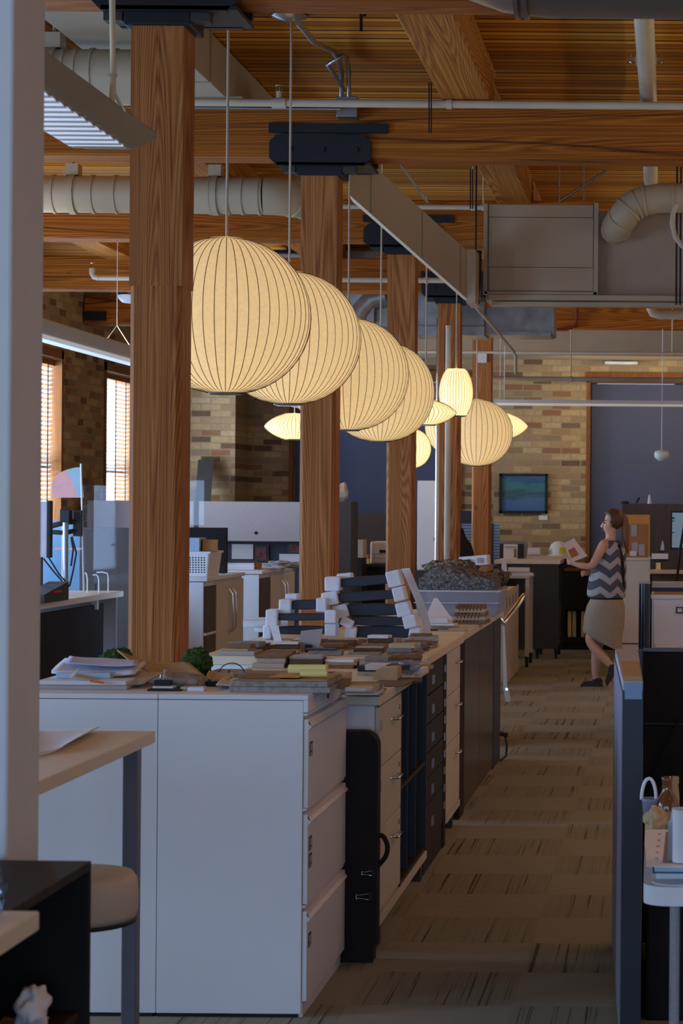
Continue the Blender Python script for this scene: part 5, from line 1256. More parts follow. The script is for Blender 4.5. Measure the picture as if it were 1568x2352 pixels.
# acrylic shields on the left desk
t = thing('acrylic_shield', 'clear acrylic desk shield with curved hook feet on the left desk', 'shield', (P(200,1350,16.6).x, 16.6, DZ), 'clear acrylic desk shields')
a, b = P(186, 1065, 16.3), P(209, 1068, 16.9)
fz = DZ+.02
part(t, 'pane', MB().loft([[Vector((P(194,1200,16.3).x, 16.3, fz)), Vector((P(217,1200,16.9).x, 16.9, fz)), Vector((P(217,1200,16.9).x-.01, 16.91, fz)), Vector((P(194,1200,16.3).x-.01, 16.31, fz))], [a, b, b+Vector((-.01,.01,0)), a+Vector((-.01,.01,0))]], smooth=False), M['acrylic'])
part(t, 'edge', MB().tube([a, Vector((P(194,1200,16.3).x, 16.3, fz))], .007, 8), M['white'])
for x0, x1, yt in ((194, 201, 1317), (213, 227, 1321), (222, 249, 1315)):
    p0, p1 = P(x0, yt, 16.5), P(x1, yt+6, 16.5)
    part(t, 'foot', MB().tube([p0, P((x0+x1)/2, yt-1, 16.5), P(x1-2, yt+2, 16.5), P(x1, yt+12, 16.5), Vector((P(x1,1340,16.5).x, 16.5, DZ+.006))], .006, 8), M['acrylic'] if False else M['white'])
t = thing('acrylic_shield', 'clear acrylic shield panel standing left of the nearest column over the brown panel', 'shield', (P(250,1350,17.6).x, 17.6, DZ), 'clear acrylic desk shields')
part(t, 'pane', MB().box(P(215,1200,17.6).x, P(300,1200,17.6).x, 17.6, 17.606, 1.0, P(250,1115,17.6).z), M['acrylic'])
part(t, 'post', MB().box(P(218,1200,17.6).x, P(222,1200,17.6).x, 17.6, 17.62, 0, 1.0), M['dark'])
t = thing('acrylic_shield', 'clear acrylic shield panel right of the nearest column before the grey overhead cabinet', 'shield', (P(440,1350,20).x, 20.0, 1.0), 'clear acrylic desk shields')
part(t, 'pane', MB().box(P(400,1200,20).x, P(468,1200,20).x, 20, 20.006, 0.0, P(450,1103,20).z), M['acrylic'])
# pink and teal reflection in the acrylic at left, painted as rounded panes
tint = lambda n, c: clear(n, c, .1)
t = thing('painted_reflection', 'quarter round pink and teal acrylic reflection painted as panes by the left windows', 'screen', (P(150,1145,16.7).x, 16.7, P(150,1145,16.7).z))
yq = 16.75
arc = [(118,1143),(119,1110),(126,1096),(138,1085),(155,1078),(172,1074),(186,1073),(190,1120),(192,1143)]
cutp = [(118,1143),(119,1110),(126,1096),(138,1085),(154,1078.5),(180,1143)]
cutt = [(154,1078.5),(172,1074),(186,1073),(192,1143),(180,1143)]
part(t, 'pink_pane', MB().prism([(P(x,y,yq).x, P(x,y,yq).z) for x, y in cutp][::-1], 'y', yq, yq+.008), plain('pink_reflection', rgb(226,150,140), .25))
part(t, 'teal_pane', MB().prism([(P(x,y,yq).x, P(x,y,yq).z) for x, y in cutt][::-1], 'y', yq, yq+.008), plain('teal_reflection', rgb(150,176,184), .25))
part(t, 'post', MB().box(P(186,1140,yq).x, P(190,1140,yq).x, yq, yq+.01, DZ, P(188,1143,yq).z), M['acrylic'])
part(t, 'pink_strip', pxbox(MB(), 126, 1258, 190, 1263, yq, yq+.006), plain('pink_reflection', rgb(226,150,140), .25))
# brown screen panels at the left
single('privacy_screen', 'brown grained privacy panel behind the left desk', 'partition', MB().box(P(184,1300,18.4).x, P(330,1300,18.4).x, 18.4, 18.45, 0, P(240,1212,18.4).z), M['taupe'])
single('privacy_screen', 'dull blue panel behind the monitor arm at the far left', 'partition', MB().box(P(60,1300,18.9).x, P(183,1300,18.9).x, 18.9, 18.94, 0, P(140,1196,18.9).z), plain('dull_blue', rgb(96,124,146), .6))
# white credenzas
def credenza(label, px0, pxn, pxf, pyt, Ya, group='white two door cabinets behind the columns'):
    X1 = P(pxn, pyt, Ya).x; Yb = X1*F/(pxf-VX-1); zt = P(pxn, pyt, Ya).z; X0 = P(px0, pyt, Ya).x
    t = thing('credenza', label, 'cabinet', ((X0+X1)/2, (Ya+Yb)/2, 0), group)
    part(t, 'top', MB().box(X0-.3, X1+.01, Ya-.01, Yb, zt-.03, zt), M['laminate'], bevel=.003)
    part(t, 'carcass', MB().box(X0-.3, X1-.02, Ya, Yb, .04, zt-.035), M['laminate'], bevel=.003)
    L = Yb-Ya
    part(t, 'open_niche', MB().box(X1-.02, X1-.004, Ya+.02, Ya+.26*L, .3, zt-.07), M['taupe'])
    part(t, 'niche_shelf', MB().box(X1-.02, X1-.001, Ya+.01, Ya+.26*L, .62, .64), M['laminate'])
    for a, b, hy in ((.27, .62, .585), (.625, .985, .67)):
        d = part(t, 'door', MB().box(X1-.019, X1, Ya+a*L, Ya+b*L, .08, zt-.05), M['cream'], bevel=.003)
        y = Ya+hy*L
        part(d, 'handle', MB().tube([(X1, y, zt-.12), (X1+.03, y, zt-.16), (X1+.036, y, zt-.3), (X1+.03, y, zt-.44), (X1, y, zt-.48)], .008, 8), M['chrome'])
    part(t, 'base', MB().box(X0-.28, X1-.05, Ya+.03, Yb-.03, 0, .04), M['dark'])
    return X0, X1, Ya, Yb, zt
c1 = credenza('white cabinet with curved handles just right of the nearest column, under the basket', 430, 473, 563, 1327, 17.0)
c2 = credenza('white cabinet with curved handles left of the second column, under paper stacks', 566, 600, 680, 1311, 19.3)
# basket with holes
by = 17.25; bz_ = c1[4]
bx0, bx1 = P(405, 1300, by).x, P(476, 1300, by).x
t = thing('storage_basket', 'white perforated plastic basket on the cabinet beside the nearest column', 'basket', ((bx0+bx1)/2, by+.15, bz_))
bh = P(450, 1268, by).z - bz_
def ring(x0, x1, y0, y1, z): return [Vector((x0,y0,z)), Vector((x1,y0,z)), Vector((x1,y1,z)), Vector((x0,y1,z))]
part(t, 'body', MB().loft([ring(bx0, bx1, by, by+.45, bz_+.001), ring(bx0-.015, bx1+.02, by-.02, by+.48, bz_+bh)], smooth=False), M['white'], bevel=.012)
hl = MB()
for i in range(10):
    for j in range(7):
        hx = bx0+.02+(bx1-bx0-.03)*i/9.5; hz = bz_+.035+(bh-.07)*j/6.5
        yy = by-.02*(hz-bz_)/bh
        hl.tube([(hx, yy-.002, hz), (hx, yy+.003, hz)], .0065, 8)
part(t, 'holes', hl, M['navy'])
part(t, 'rim', MB().loft([ring(bx0-.022, bx1+.028, by-.028, by+.488, bz_+bh-.012), ring(bx0-.022, bx1+.028, by-.028, by+.488, bz_+bh+.004)], smooth=False), M['white'])
stack('box', 'pale blue marbled box inside the white basket', 'box', ((bx0+bx1)/2-.06, by+.16, bz_+bh+.005), .22, .26, .105, M['bluepaper'])
stack('cardboard_box', 'open torn cardboard box sticking out of the white basket', 'box', (bx1-.02, by+.2, bz_+bh+.006), .12, .22, .09, M['cardboard'], .2)
single('pin_board', 'black upright panel behind the white basket', 'panel', MB().box(P(405,1300,18.2).x, P(520,1300,18.2).x, 18.2, 18.25, c1[4]+.001, P(500,1212,18.2).z), M['black'], bevel=.003)
stack('tape_bottle', 'small dark bottle on the white cabinet at the foot of the black panel', 'bottle', (P(511,1316,18.1).x, 18.1, c1[4]), .02, .03, .06, M['iron'])
# overhead gray cabinet
Yo = 22.6
t = thing('overhead_cabinet', 'long grey fabric overhead cabinet between the nearest and second columns', 'cabinet', (P(450,1240,Yo).x, Yo+.2, P(450,1243,Yo).z))
oz0, oz1 = P(560,1243,Yo).z, P(560,1152,Yo).z
part(t, 'front', MB().box(P(200,1200,Yo).x, P(445,1200,Yo).x, Yo, Yo+.02, oz0, oz1), M['greyfab'], bevel=.004)
part(t, 'front', MB().box(P(455,1200,Yo).x, P(705,1200,Yo).x, Yo, Yo+.02, oz0, oz1), M['greyfab'], bevel=.004)
part(t, 'post', MB().box(P(445,1200,Yo).x, P(455,1200,Yo).x, Yo-.005, Yo+.03, oz0-.02, oz1), M['dark'])
part(t, 'carcass', MB().box(P(200,1200,Yo).x, P(705,1200,Yo).x, Yo+.02, Yo+.4, oz0, oz1-.01), M['charcoal'])
part(t, 'lock', MB().tube([P(588,1224,Yo-.006), P(588,1224,Yo)], .018, 16), M['iron'])
single('privacy_screen', 'dark panel under the long grey overhead cabinet', 'partition', MB().box(P(200,1300,Yo).x, P(705,1300,Yo).x, Yo+.41, Yo+.46, 0, oz1-.02), M['navy'])
# pinned papers and stacks under it
for x0, y0, x1, y1, nm, lab, mt in ((532,1250,581,1284,'pinned_paper','white printed paper pinned under the grey overhead cabinet','paper'), (520,1248,531,1284,'pinned_paper','dark bluish photo pinned left of the white printed paper','navy'), (584,1252,617,1288,'photo_print','rounded dark red photo standing under the grey overhead cabinet','taupe'), (660,1247,692,1272,'photo_print','dark pinkish photo pinned at the second column','taupe')):
    o = single(nm, lab, 'paper' if 'paper' in nm else 'photo', pxbox(MB(), x0, y0, x1, y1, Yo+.38, Yo+.405), M[mt])
    if nm == 'photo_print': part(o, 'picture', pxbox(MB(), x0+5, y0+5, x1-6, y1-4, Yo+.37, Yo+.38), speckle('red_photo', [(.35, rgb(70,40,44)), (.6, rgb(150,96,96))], 9, .5, 0))
zc2 = c2[4]
for i, (w_, h_, d_, lab, mt) in enumerate(((.30, .022, .3, 'lowest white ream of the stack on the cabinet left of the second column', 'paper'), (.29, .02, .28, 'middle white ream of the stack on the cabinet left of the second column', 'white'), (.28, .018, .28, 'upper white ream of the stack on the cabinet left of the second column', 'paper'), (.29, .012, .29, 'dark folder topping the stack of white reams', 'dark'))):
    stack('paper_ream', lab, 'paper', (P(552,1300,19.8).x, 19.8, zc2+sum((.022,.02,.018,.012)[:i])), w_, d_, h_, M[mt], .03*i, 'reams on the white cabinet')
stack('tan_box', 'small tan box beside the white reams on the cabinet', 'box', (P(589,1300,19.8).x, 19.8, zc2), .06, .2, .055, M['cardboard'])
single('white_folder', 'white folder leaning against the dark panel left of the second column', 'folder', MB().box(P(628,1290,Yo).x, P(692,1290,Yo).x, Yo+.33, Yo+.35, P(650,1300,Yo).z, P(650,1274,Yo).z), M['paper'])
single('crumpled_paper', 'crumpled mixed papers on the cabinet left of the second column', 'paper', MB().blob((P(645,1302,20.3).x, 20.3, zc2+.03), (.16,.12,.035), 6, .7, 3, 40, 20), M['greypaper'])
single('rolled_plans', 'white papers spread before the crumpled papers on the cabinet', 'paper', MB().grid(lambda u, v: (P(600,1310,19.9).x+.2*u, 19.75+.3*v, zc2+.012+.02*math.sin(3*u)*u), 8, 6, .006), M['paper'])
# gray cabinet right of the second column + brown panel + boxes
single('tall_grey_panel', 'tall dark grey cabinet end just right of the second column', 'cabinet', MB().box(P(740,1200,21.8).x, P(806,1200,21.8).x, 21.8, 22.3, 0, P(790,1152,21.8).z), M['charcoal'], bevel=.004)
single('hat', 'pale beige felt hat on top of the tall grey cabinet by the second column', 'hat', MB().blob((P(783,1140,22.0).x, 22.0, P(790,1152,22).z+.085), (.075,.09,.10), 2, .35, 2), M['leather'])
single('privacy_screen', 'dark brown panel under the roller shade between the second and third columns', 'partition', MB().box(P(700,1300,24.9).x, P(1000,1300,24.9).x, 24.9, 24.96, 0, P(850,1178,24.9).z), M['taupe'])
ct = P(860, 1296, 23.6).z
t = thing('low_counter', 'low dark counter carrying archive boxes behind the third column', 'counter', (P(850,1300,23.6).x, 23.9, 0))
part(t, 'counter_top', MB().box(P(836,1300,23.6).x, P(950,1300,23.6).x, 23.6, 24.4, ct-.03, ct), M['dark'])
part(t, 'body', MB().box(P(840,1300,23.6).x, P(950,1300,23.6).x, 23.65, 24.4, 0, ct-.03), M['iron'])
single('archive_box', 'white cardboard archive box with a dark hand hole behind the third column', 'box', MB().box(P(850,1270,23.7).x, P(935,1270,23.7).x, 23.7, 24.1, ct+.001, P(880,1244,23.7).z), M['paper'], bevel=.02)
o = bpy.data.objects['archive_box']
part(o, 'hand_hole', pxbox(MB(), 871, 1263, 890, 1270, 23.693, 23.7), M['iron'])
part(o, 'seam_lines', pxbox(pxbox(MB(), 852, 1272, 890, 1273, 23.694, 23.7), 852, 1281, 890, 1282, 23.694, 23.7), M['greypaper'])
st_ = P(815, 1282, 23.2).z
t = thing('side_cabinet', 'dark brown low cabinet under the cream box right of the second column', 'cabinet', (P(815,1290,23.2).x, 23.4, 0))
part(t, 'body', MB().box(P(800,1290,23.2).x, P(831,1290,23.2).x, 23.2, 23.55, 0, st_), M['brownblack'])
single('cream_box', 'cream cardboard box on the dark brown low cabinet', 'box', MB().box(P(804,1260,23.25).x, P(834,1260,23.25).x, 23.25, 23.52, st_+.001, P(820,1240,23.25).z), M['leather'], bevel=.006)
single('yellow_bin', 'pale yellow bin standing between the cream box and the archive box', 'bin', MB().box(P(831,1290,24.5).x, P(848,1290,24.5).x, 24.5, 24.8, 0, P(838,1284,24.5).z), M['yellow'])
stack('tan_box', 'orange tan box on the yellow bin behind the archive box', 'box', (P(838,1280,24.65).x, 24.65, P(838,1284,24.5).z), .1, .2, .045, M['tape'])

single('dark_filler', 'black box added to darken the space under the white folding table', 'crate', MB().box(-.055, 1.1, 6.95, 7.9, 0, .58), M['black'], bevel=.01)  # black box added to make the space under the table dark
single('leaning_board', 'tall dark grey board leaning on the brick wall above the grey overhead cabinet', 'board', MB().loft([[P(448,1150,25.5), P(484,1150,25.5), P(484,1150,25.53), P(448,1150,25.53)], [P(455,1056,25.7), P(491,1056,25.7), P(491,1056,25.73), P(455,1056,25.73)]], smooth=False).box(P(448,1150,25.5).x, P(484,1150,25.5).x, 25.5, 25.53, 0, P(460,1150,25.5).z), M['dark'])
t = thing('ceiling_unit', 'small white box unit under the beam behind the second round lamp', 'ceiling unit', tuple(P(662, 625, 19.9)))
part(t, 'casing', pxbox(MB(), 634, 582, 692, 640, 19.9, 20.3), M['paint'], bevel=.008)
part(t, 'top_plate', pxbox(MB(), 628, 574, 694, 581, 19.85, 20.35), M['iron'])
part(t, 'hanger', MB().tube([P(660, 574, 20.1), (P(660, 574, 20.1).x, 20.1, 4.02)], .01, 8), M['iron'])
# ------------------------------------------------------------------ tub, stone slab, samples at the far end of the run
tb = ON(1058, 1415, .97); ty = 13.35
x0, x1 = P(950, 1400, ty).x, P(1150, 1400, ty).x; zt = P(1150, 1358, ty).z
t = thing('plastic_tub', 'clear plastic storage tub holding the big grey stone slab', 'tub', ((x0+x1)/2, ty+.3, .97))
part(t, 'body', MB().loft([ring(x0+.02, x1-.03, ty+.02, ty+.62, .972), ring(x0, x1-.008, ty, ty+.66, zt)], smooth=False), M['tub'])
part(t, 'rim', MB().loft([ring(x0-.006, x1, ty-.006, ty+.67, zt-.006), ring(x0-.006, x1, ty-.006, ty+.67, zt+.003)], smooth=False), plain('tub_rim', rgb(196,198,206), .4))
part(t, 'rib', MB().box(x0, x1-.01, ty-.002, ty+.005, P(1050,1386,ty).z, P(1050,1384,ty).z), plain('tub_rim', rgb(196,198,206), .4))
sx0, sx1 = P(959, 1340, ty).x, P(1134, 1340, ty).x
zs0, zs1 = zt+.004, P(1050, 1300, ty+.3).z
def slabfn():
    rings = []
    nx = 40
    vs = []; 
    m = MB()
    def topz(u, v): 
        base = [(.0,.62),(.08,.72),(.2,.93),(.38,.98),(.62,.86),(.8,.66),(.92,.62),(1,.46)]
        for (a, za), (b, zb) in zip(base, base[1:]):
            if a <= u <= b: h = za+(zb-za)*(u-a)/(b-a); break
        return zs0+(zs1-zs0)*(h if v > .3 else h*.80)+.012*mnoise.noise(Vector((u*14, v*9, 2)))
    def fn(u, v): return (sx0+(sx1-sx0)*u+.006*mnoise.noise(Vector((u*9,v*9,5))), ty+.05+.5*v, topz(u, v))
    m.grid(fn, 50, 14, .0, True)
    front = lambda u, v: (sx0+(sx1-sx0)*u+.006*mnoise.noise(Vector((u*9,v*9,7))), ty+.05-.01*math.sin(math.pi*v)+.006*mnoise.noise(Vector((u*20,v*9,9))), zs0+(topz(u,0)-zs0)*(1-v))
    m.grid(lambda u, v: front(u, 1-v), 50, 8, 0)
    m.grid(lambda u, v: (sx1, ty+.05+.5*u, zs0+(topz(1, u)-zs0)*v), 10, 4, 0)
    m.grid(lambda u, v: (sx0, ty+.55-.5*u, zs0+(topz(0, 1-u)-zs0)*v), 10, 4, 0)
    m.grid(lambda u, v: (sx1+(sx0-sx1)*u, ty+.55, zs0+(topz(1-u, 1)-zs0)*v), 20, 3, 0)
    m.box(sx0+.02, sx1-.02, ty+.07, ty+.53, zs0, zs0+.01)
    return m
single('stone_slab', 'big rough grey mineral fibre slab resting in the clear plastic tub', 'stone slab', slabfn(), M['stone'])
single('chip_heap', 'heap of brown and cream stone chips behind the grey slab in the tub', 'stone chips', MB().blob((P(1035,1300,ty+.6).x, ty+.61, zs1-.02), (.17,.05,.05), 8, .35, 4, 40, 20), M['chips'], kind=None)
single('bark_piece', 'brown bark like lump at the right end of the grey slab', 'bark', MB().blob((P(1140,1342,ty+.62).x+.02, ty+.62, zt+.06), (.055,.06,.05), 11, .5, 4, 32, 20), M['chips'])
t = stack('dark_folder', 'black folder lying over the right end of the tub', 'folder', (P(1150,1330,14.1).x, 14.1, P(1150,1345,14.1).z), .20, .2, .045, M['black'], .1)
single('device_box', 'white control box lying tilted on cardboard behind the grey slab', 'box', MB().cbox(P(1090,1288,15.3), (.20,.12,.07), (0, -.09, -.1)), M['white'], bevel=.004)
o = bpy.data.objects['device_box']
part(o, 'display', MB().cbox(P(1073,1289,15.22), (.05,.006,.024), (0,-.09,-.1)), M['dark'])
part(o, 'keypad', MB().cbox(P(1101,1287,15.22), (.035,.006,.036), (0,-.09,-.1)), M['greypaper'])
single('cardboard_tray', 'shallow cardboard tray under the white control box', 'tray', MB().box(P(1056,1300,15.2).x, P(1122,1300,15.2).x, 15.05, 15.6, P(1090,1312,15.2).z, P(1090,1298,15.2).z-.004), M['cardboard'])
single('equipment_cart', 'dark cart behind the run carrying the tray and control box', 'cart', MB().box(P(1020,1320,15.2).x, P(1128,1320,15.2).x, 14.9, 15.9, 0, P(1090,1312,15.2).z-.001), M['dark'])

# ------------------------------------------------------------------ arms wrapped in foam
def arm(label, Y, bl, br, th, fl, fr, dz=.055, group='wooden arms with foam wrapped ends stacked on the worktop'):
    """bl, br: pixel ends of the bar; fl, fr: (px, py, w, h, angle) of the two foam wraps"""
    a, b = P(bl[0], bl[1], Y+.04), P(br[0], br[1], Y+.04)
    t = thing('wrapped_arm', label, 'furniture arm', tuple((a+b)/2), group)
    k = Y/F; th *= k
    d = b-a; ang = -math.atan2(d.z, d.x); L = d.length
    bow = MB(); n = 8
    rings = []
    for i in range(n+1):
        s = i/n; p = a.lerp(b, s); h = th*(.5+.09*math.cos((s-.5)*math.pi))
        rings.append([p+Vector((0,-.028,-h)), p+Vector((0,.028,-h)), p+Vector((0,.028,h)), p+Vector((0,-.028,h))])
    bow.loft(rings, smooth=False)
    part(t, 'bar', bow, M['navy'], bevel=.004)
    for f in (fl, fr):
        if not f: continue
        c = P(f[0], f[1], Y+.04)
        w_, h_ = f[2]*k, f[3]*k
        part(t, 'foam_wrap', MB().cbox(c, (w_, .105, h_), (0, math.radians(f[4]), 0)), M['foam'], bevel=.008)
    return t
Z7 = lambda x, y: (540+x/3.409, 1280+y/3.409)
def F7(x, y, w_, h_, a=0): q = Z7(x, y); return (q[0], q[1], w_/3.409, h_/3.409, a)
YA = 10.9
arm('topmost dark arm of the right foam wrapped stack', YA+.02, Z7(830,200), Z7(1200,172), 19, F7(772,206,122,112), F7(1250,166,112,128,-14))
arm('second dark arm from the top of the right foam wrapped stack', YA-.03, Z7(800,316), Z7(1240,290), 19, F7(752,320,126,104,-10), F7(1290,286,96,112,-14))
arm('third dark arm of the right foam wrapped stack', YA, Z7(880,412), Z7(1275,408), 24, F7(835,420,118,108,-16), F7(1322,404,112,112,-14))
arm('fourth dark arm of the right foam wrapped stack', YA-.02, Z7(915,496), Z7(1325,500), 18, F7(885,508,104,70,24), F7(1374,500,106,104,-14))
arm('lowest dark arm of the right foam wrapped stack', YA, Z7(955,582), Z7(1385,586), 24, F7(914,586,92,100,6), F7(1413,588,92,102,8))
arm('top dark arm of the left foam wrapped stack', YA-.06, Z7(445,372), Z7(670,366), 19, F7(402,382,96,114), F7(686,372,84,112))
arm('middle dark arm of the left foam wrapped stack', YA-.10, Z7(340,468), Z7(730,465), 14, F7(298,472,94,134), F7(757,462,92,104))
arm('lowest dark arm of the left foam wrapped stack', YA-.04, Z7(345,570), Z7(720,568), 17, F7(262,582,66,108), F7(757,566,92,100))
single('foam_strip', 'long white foam strip folded down behind the right end of the arm stack', 'foam', MB().loft([[P(*Z7(x,y),YA+.16+d) for d in (0,.05)] + [P(*Z7(x+w_,y-6),YA+.16+d) for d in (.05,0)] for x, y, w_ in ((1298,90,66),(1345,190,62),(1392,300,60),(1440,420,62),(1468,540,62),(1462,632,66))], smooth=False), M['foam'])
sp_ = MB()
for x, y in ((1325,145),(1398,370),(1450,465)): sp_.cbox(P(*Z7(x,y),YA+.15), (.03,.03,.05), (0,-.2,0))
single('foam_piece', 'small white foam piece at the top left behind the right arm stack', 'foam', MB().cbox(P(*Z7(862,150),YA+.16), (.075,.08,.034), (0,-.1,0)), M['foam'], bevel=.006)
single('foam_piece', 'small white foam piece on top behind the left arm stack', 'foam', MB().cbox(P(*Z7(448,308),YA+.10), (.06,.08,.032), (0,.0,0)), M['foam'], bevel=.006)
single('foam_strip', 'loose white foam strip leaning at the left end of the left arm stack', 'foam', MB().loft([[P(*Z7(x,y),YA-.20+d) for d in (0,.04)] + [P(*Z7(x+w_,y),YA-.20+d) for d in (.04,0)] for x, y, w_ in ((268,535,70),(300,640,60),(330,722,48))], smooth=False), M['foam'])
for i, (x0_, y0_, x1_, r_) in enumerate(((62,520,120,34),(118,500,250,30),(150,556,250,32))):
    Yr = 11.10+.07*i
    single('paper_roll', ('short white paper roll end farthest left of the arm stacks', 'upper long white paper roll left of the arm stacks', 'lower long white paper roll left of the arm stacks')[i], 'paper roll',
           MB().tube([P(*Z7(x0_,y0_),Yr), P(*Z7(x1_+160,y0_-4),Yr+.02)], r_/3.409*Yr/F, 18), M['foam'], 'white paper rolls by the arm stacks')

# ------------------------------------------------------------------ sample boards
def board(label, px, py, z, w_, d_, h_, rot, mt, cat='sample board', nm='sample_board', group=None):
    p = ON(px, py, z)
    return stack(nm, label, cat, (p.x, p.y, z), w_, d_, h_, mt if not isinstance(mt, str) else (WOODS.get(mt) or M[mt]), rot, group, .0012)
Z2 = .9705
# middle worktop (z .97)
g2 = 'sample boards spread on the middle worktop'
rnd = random.Random(11)
rown = ['front', 'second', 'third', 'fourth', 'rear']; coln = ['first', 'second', 'third', 'fourth', 'fifth']
TONE = {'brown': 'brown', 'ash': 'pale ash', 'walnut': 'dark walnut', 'beige': 'beige', 'grey': 'weathered grey', 'white': 'white', 'greypaper': 'light grey', 'navy': 'slate blue', 'oak': 'oak'}
for r_, yr in enumerate((9.74, 9.93, 10.12, 10.31, 10.50)):
    xs = [-1.90, -1.72, -1.53, -1.345, -1.175]
    for c_, xc in enumerate(xs):
        if r_ >= 3 and c_ == 0: continue
        if r_ == 1 and c_ == 2: continue          # room for the upright card
        z = Z2; nlay = 2 if (r_*5+c_*3) % 4 else 3
        for l_ in range(nlay):
            mt = rnd.choice(['brown', 'grey', 'ash', 'walnut', 'beige', 'brown', 'grey', 'greypaper', 'oak', 'walnut'] if l_ < nlay-1 else ['brown', 'ash', 'white', 'beige', 'walnut', 'navy', 'grey', 'brown'])
            w_, d_, h_ = rnd.uniform(.13, .17)*(1-.16*l_), rnd.uniform(.10, .15)*(1-.15*l_), rnd.choice([.006, .010, .014, .018, .022])
            lay = ['lowest', 'middle', 'topmost'][l_] if nlay == 3 else ['lower', 'upper'][l_]
            stack('sample_board', '%s %s board, %s pile from left in the %s row of samples' % (lay, TONE[mt], coln[c_], rown[r_]), 'sample board',
                  (xc+rnd.uniform(-.012, .012), yr+rnd.uniform(-.012, .012), z), w_, d_, h_, WOODS.get(mt) or M[mt], rnd.uniform(-.14, .14), g2, .0012)
            z += h_+.0004
for c_, xc in enumerate((-1.70, -1.55, -1.40, -1.25, -1.125)):
    z = .9375
    for l_ in range(3):
        mt = rnd.choice(['brown', 'grey', 'ash', 'walnut', 'beige', 'greypaper', 'white', 'oak'])
        h_ = rnd.choice([.012, .016, .02, .024])
        stack('sample_board', '%s %s board, %s pile from left along the step between the two worktops' % (['lowest', 'middle', 'topmost'][l_], TONE[mt], coln[c_]), 'sample board',
              (xc+rnd.uniform(-.01, .01), 9.47+rnd.uniform(-.02, .02), z), rnd.uniform(.10, .145), rnd.uniform(.14, .2), h_, WOODS.get(mt) or M[mt], rnd.uniform(-.08, .08), 'samples on the front worktop', .0012)
        z += h_+.0004
q = Vector((-1.555, 9.93, Z2))
t = thing('card_stand', 'grey card standing upright in a black binder clip on the middle worktop', 'card', tuple(q))
part(t, 'card', MB().prism([(P(682,1501,q.y).x, Z2+.006), (P(732,1501,q.y).x, Z2+.006), (P(741,1444,q.y).x, P(741,1444,q.y).z), (P(691,1449,q.y).x, P(691,1449,q.y).z)], 'y', q.y-.002, q.y+.002), M['greypaper'])
part(t, 'clip', MB().box(P(701,1501,q.y).x, P(716,1501,q.y).x, q.y-.02, q.y+.012, Z2+.001, Z2+.034), M['iron'], bevel=.002)
# far samples by the tub (z .97, sideboard top)
g3 = 'notched sample boards piled on the sideboard top'
for i in range(5):
    q = ON(1082, 1432, .9705)
    o = stack('notched_board', ['lowest','second','middle','fourth','topmost'][i]+' notched brown board of the neat pile before the clear tub', 'sample board', (q.x-.002*i, q.y+.03+.012*i, .9705+.0215*i), .185-.004*i, .24, .021, WOODS[('brown','ash','brown','beige','brown')[i]], .02*(i-2), g3, .001)
    nt = MB()
    for j in range(7): nt.box(-.075+.02*j+.004*i, -.069+.02*j+.004*i, -.121, -.118, .012, .021)
    n_ = bpy.data.objects.new('notches', nt.mesh('notches', M['iron'], (0,0,0))); COL.objects.link(n_); n_.parent = o
for px, py, w_, d_, h_, r_, mt, lab, zo in (
  (1022,1440,.16,.12,.012,5,'beige','beige card pile left of the neat notched pile', 0),
  (1018,1436,.14,.10,.010,-7,'white','white card on the beige card pile before the tub', .0125),
  (1000,1448,.14,.09,.008,8,'walnut','dark board lying in front of the clear tub', 0),
  (1040,1449,.15,.08,.008,-6,'ash','pale board lying in front of the neat notched pile', 0),
  (1008,1430,.10,.10,.03,3,'white','small white box before the clear tub', .0235)):
    board(lab, px, py, .9705+zo, w_, d_, h_, math.radians(r_), mt, group='loose boards before the clear tub')
single('paper_fold', 'white folded paper peak standing before the clear tub', 'paper', MB().loft([[P(975,1424,12.95), P(1040,1424,12.95), P(1040,1424,12.955), P(975,1424,12.955)], [P(996,1374,13.05), P(1004,1373,13.05), P(1004,1373,13.055), P(996,1374,13.055)]], smooth=False), M['paper'])
# front worktop (z .937)
Z1 = .9375; g1 = 'samples on the front worktop'
for px, py, w_, d_, h_, r_, mt, lab, zo in (
  (838,1590,.13,.24,.006,0,'navy','dark purple folder lowest in the pile at the near end of the front worktop', 0),
  (838,1592,.13,.22,.006,2,'ash','thin pale board on the dark folder at the near end of the front worktop', .0065),
  (836,1591,.12,.20,.028,1,'paper','thick white book in the pile at the near end of the front worktop', .013),
  (832,1587,.115,.2,.026,-2,'grey','grey concrete look block on the thick white book', .0415),
  (826,1586,.12,.16,.018,3,'beige','beige card on the grey block at the near end', .068),
  (824,1585,.07,.10,.012,-6,'paper','small white card topping the near end pile', .0865),
  (905,1572,.13,.22,.014,-3,'brown','brown board under the tan roll on the front worktop', 0),
  (940,1566,.10,.2,.010,6,'dark','dark glossy board at the right edge of the front worktop', 0),
  (885,1548,.22,.16,.012,2,'ash','ash board at the back of the front worktop', 0),
  (935,1545,.15,.14,.022,-4,'paper','white topped box sample at the back right of the front worktop', 0),
  (880,1540,.20,.12,.022,0,'navy','blue grey binder lying at the back of the front worktop', .0125),
  (905,1537,.13,.12,.02,5,'dark','dark green book on the blue grey binder', .035),
  (868,1537,.085,.12,.022,-3,'paper','white book end beside the dark green book', .035),
  (965,1538,.07,.18,.016,-9,'oak','oak sample at the back right edge of the front worktop', 0)):
    board(lab, px, py, Z1+zo, w_, d_, h_, math.radians(r_), mt, group=g1)
q = ON(884, 1562, Z1+.015)
single('kraft_roll', 'tan kraft roll lying on the front worktop', 'paper roll', MB().prism([(P(856,1560,q.y).x, Z1+.0145), (P(912,1560,q.y).x, Z1+.0145), (P(912,1534,q.y).x, Z1+.064), (P(870,1536,q.y).x, Z1+.060), (P(856,1552,q.y).x, Z1+.04)], 'y', q.y, q.y+.14), M['kraft'], bevel=.008)
